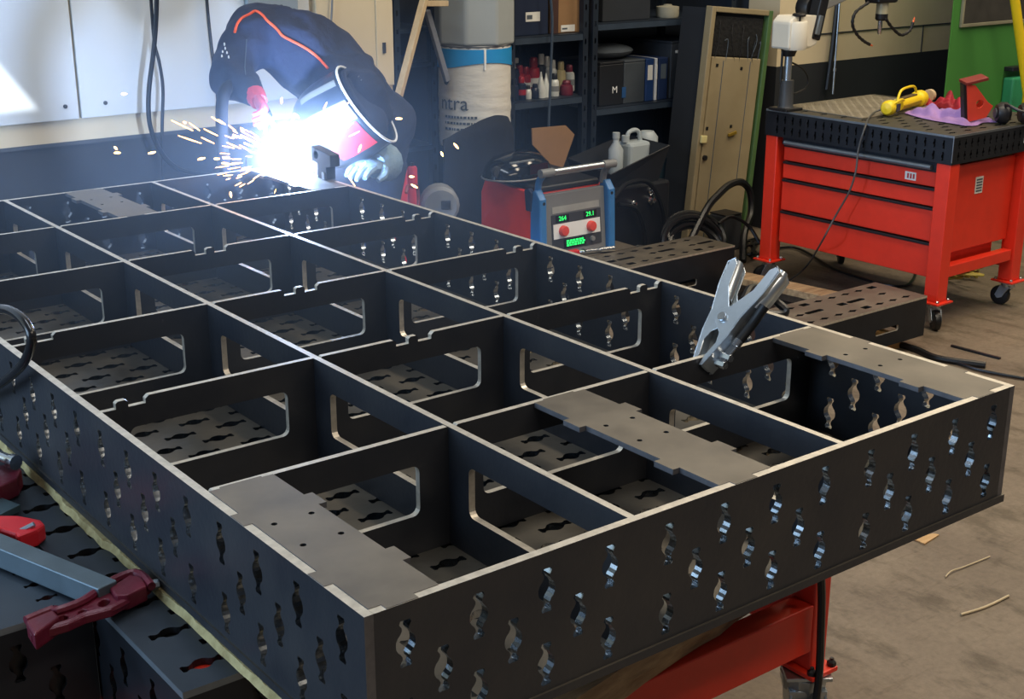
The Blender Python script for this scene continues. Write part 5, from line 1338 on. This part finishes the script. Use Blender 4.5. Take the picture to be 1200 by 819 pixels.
# hood cloth filling the back of the helmet, with pale lettering
mb = MB(); vs = []; fs = []
for i in range(9):
    for j in range(24):
        a = 2*PI*j/24; t = i/8
        r_ = math.cos(t*PI/2)
        p = hc-fx*(.012+.06*math.sin(t*PI/2))-fx*0+mj*(.112*r_*math.cos(a))+sx_*(.088*r_*math.sin(a))+mj*.0
        vs.append(tuple(p+fx*.035))
for i in range(8):
    for j in range(24): fs.append((i*24+j, i*24+(j+1) % 24, (i+1)*24+(j+1) % 24, (i+1)*24+j))
hood = mb.add(vs, fs).obj('hood', M_JACKET, pe, smooth=True)
pp = [hc+fx*(-.004)+mj*(-.115*math.cos(a))+sx_*(.09*math.sin(a)) for a in [-.5+2.6*i/10 for i in range(11)]]
MB().tube(pp, .010, 8).obj('collar_fold', M_JACKET, hood, smooth=True)
mb = MB(); rnd = random.Random(6)
for i in range(7):
    q = hc+fx*(-.040)+mj*(-.075+.013*i)+sx_*(.034-.0012*i)
    mb.bar(q-sx_*.006, q+sx_*.006+mj*rnd.uniform(-.004, .004), .003, .003)
mb.obj('hood_print', mat('dull_print', '6a7484', .7), hood)

# ================================================================== AT THE WELD: magnet block, arc, fume, sparks
q = P(386, 207, X=1.205)
mg = thing('welding_magnet', 'dark stepped welding magnet with round hole standing on the frame rim beside the arc', 'magnet', (1.196, q.y, RIM+.0008), (0, 0, 0))
mb = MB(); mb.plate([(-.025, 0), (.025, 0), (.025, .035), (.05, .04), (.05, .072), (-.055, .085), (-.055, .045), (-.025, .04)], [circ(-.028, .063, .011, 14)], .03, lambda a, b, n: (-.015+n, -a, b), 0, 0)
mb.obj('block', M_DGREY, mg, bevel=.002)
MB().box((-.018, -.018, .0), (.018, -.004, .02)).obj('foot', M_ZINC, mg)
M_ARC = mat('arc_plasma', 'ffffff', .5, 0, emit='e4f0ff', es=900)
ar = MB().ell((0, 0, 0), (.022, .018, .020), 14, 10).obj('welding_arc', M_ARC, smooth=True); ar.location = ARC
tag(ar, 'dazzling white welding arc at the far corner of the frame', 'welding arc')
M_FUME = bpy.data.materials.new('welding_fume'); M_FUME.use_nodes = True
def _fume():
    nt = M_FUME.node_tree; nt.nodes.clear()
    out = nt.nodes.new('ShaderNodeOutputMaterial'); v = nt.nodes.new('ShaderNodeVolumePrincipled')
    tc = nt.nodes.new('ShaderNodeTexCoord')
    ln = nt.nodes.new('ShaderNodeVectorMath'); ln.operation = 'LENGTH'; nt.links.new(tc.outputs['Object'], ln.inputs[0])
    mr = nt.nodes.new('ShaderNodeMapRange'); mr.inputs[1].default_value = .05; mr.inputs[2].default_value = 1.0; mr.inputs[3].default_value = 1; mr.inputs[4].default_value = 0
    nt.links.new(ln.outputs['Value'], mr.inputs[0])
    pw_ = nt.nodes.new('ShaderNodeMath'); pw_.operation = 'POWER'; pw_.inputs[1].default_value = 2.6; nt.links.new(mr.outputs[0], pw_.inputs[0])
    n = nt.nodes.new('ShaderNodeTexNoise'); n.inputs['Scale'].default_value = 3.0; n.inputs['Detail'].default_value = 3; nt.links.new(tc.outputs['Object'], n.inputs['Vector'])
    r = nt.nodes.new('ShaderNodeMapRange'); r.inputs[1].default_value = .3; r.inputs[2].default_value = .7; r.inputs[3].default_value = .35; r.inputs[4].default_value = 1.3; nt.links.new(n.outputs['Fac'], r.inputs[0])
    m = nt.nodes.new('ShaderNodeMath'); m.operation = 'MULTIPLY'; nt.links.new(pw_.outputs[0], m.inputs[0]); nt.links.new(r.outputs[0], m.inputs[1])
    m2 = nt.nodes.new('ShaderNodeMath'); m2.operation = 'MULTIPLY'; m2.inputs[1].default_value = 1.15; nt.links.new(m.outputs[0], m2.inputs[0])
    nt.links.new(m2.outputs[0], v.inputs['Density']); v.inputs['Color'].default_value = (.92, .94, 1, 1); v.inputs['Anisotropy'].default_value = 0.1
    nt.links.new(v.outputs[0], out.inputs['Volume'])
_fume()
fu = MB().ell((0, 0, 0), (1, 1, 1), 20, 12).obj('welding_fume', M_FUME)
fu.location = ARC+Vector((.02, -.02, .02)); fu.scale = (.34, .34, .26); fu['kind'] = 'stuff'
tag(fu, 'thin blue-white welding fume glowing around the arc', 'fume')
# added haze volume standing in for the arc's veiling glare over the frame
M_HAZE = bpy.data.materials.new('arc_glare_haze'); M_HAZE.use_nodes = True
def _haze():
    nt = M_HAZE.node_tree; nt.nodes.clear()
    out = nt.nodes.new('ShaderNodeOutputMaterial'); v = nt.nodes.new('ShaderNodeVolumePrincipled')
    tc = nt.nodes.new('ShaderNodeTexCoord'); ln = nt.nodes.new('ShaderNodeVectorMath'); ln.operation = 'LENGTH'; nt.links.new(tc.outputs['Object'], ln.inputs[0])
    mr = nt.nodes.new('ShaderNodeMapRange'); mr.interpolation_type = 'SMOOTHSTEP'; mr.inputs[1].default_value = .1; mr.inputs[2].default_value = 1.0; mr.inputs[3].default_value = .165; mr.inputs[4].default_value = 0
    nt.links.new(ln.outputs['Value'], mr.inputs[0]); nt.links.new(mr.outputs[0], v.inputs['Density'])
    v.inputs['Color'].default_value = (.50, .70, 1, 1); nt.links.new(v.outputs[0], out.inputs['Volume'])
_haze()
hz_ = MB().ell((0, 0, 0), (1, 1, 1), 20, 12).obj('arc_glare_haze', M_HAZE)
hz_.location = ARC+Vector((-.45, -.55, .0)); hz_.scale = (1.15, 1.3, .62); hz_['kind'] = 'stuff'
tag(hz_, 'added bluish haze standing in for the arc glare over the steel frame', 'haze')
# sparks
M_SPK = mat('spark_glow', 'ffd9a0', .5, 0, emit='ffb45a', es=14)
mb = MB()
def spark(x, y, dx, dy, r=.0016, Y=2.25): 
    p = P(x, y, Y=Y); q = P(x+dx, y+dy, Y=Y-.02); mb.tube([p, (p+q)/2, q], [r*.5, r, r*.5], 5)
for x, y, dx, dy in ((201, 141, 25, 12), (222, 144, 12, 9), (239, 151, 16, 8), (209, 159, 27, 9), (236, 161, 15, 7), (248, 137, 13, 8), (256, 140, 8, 6), (266, 167, 16, 7), (282, 158, 12, 8), (273, 191, 11, 0), (260, 191, 8, 1), (251, 186, 6, 0), (268, 147, 8, 6), (281, 170, 12, 7), (232, 187, 8, -2), (282, 150, 4, 3), (143, 110, 5, 0), (134, 172, 3, 3), (134, 179, 7, 0), (174, 180, 8, -2), (215, 143, 3, 1), (330, 115, 0, 6), (262, 206, 10, -1), (270, 225, 1, 6), (383, 120, -4, 8), (400, 126, 9, -6), (404, 152, 10, -8), (409, 160, 12, -6), (464, 139, 7, 0), (532, 168, 5, 6), (517, 178, 2, 5), (482, 216, 7, 4), (480, 207, 5, 0), (408, 206, 8, 12), (300, 145, 5, 6), (312, 150, -2, 6), (345, 133, 5, 5), (340, 145, 6, -9), (428, 190, -8, 10), (420, 178, 3, -8)):
    spark(x, y, dx, dy, r=.0034 if (dx*dx+dy*dy) < 80 else .0017, Y=2.25 if x < 470 else 2.2)
rnd = random.Random(31)
for i in range(46):
    a_ = rnd.uniform(2.3, 3.9) if i < 34 else rnd.uniform(0, 6.28)
    r0 = rnd.uniform(38, 78); l = rnd.uniform(5, 16)
    cx, cy = 338, 186
    spark(cx+math.cos(a_)*r0, cy-math.sin(a_)*r0*.62, math.cos(a_)*l, -math.sin(a_)*l*.62, r=.0011, Y=2.28+rnd.uniform(-.1, .05))
so = mb.obj('welding_sparks', M_SPK); so['kind'] = 'stuff'
tag(so, 'orange welding sparks flying off the arc', 'sparks')
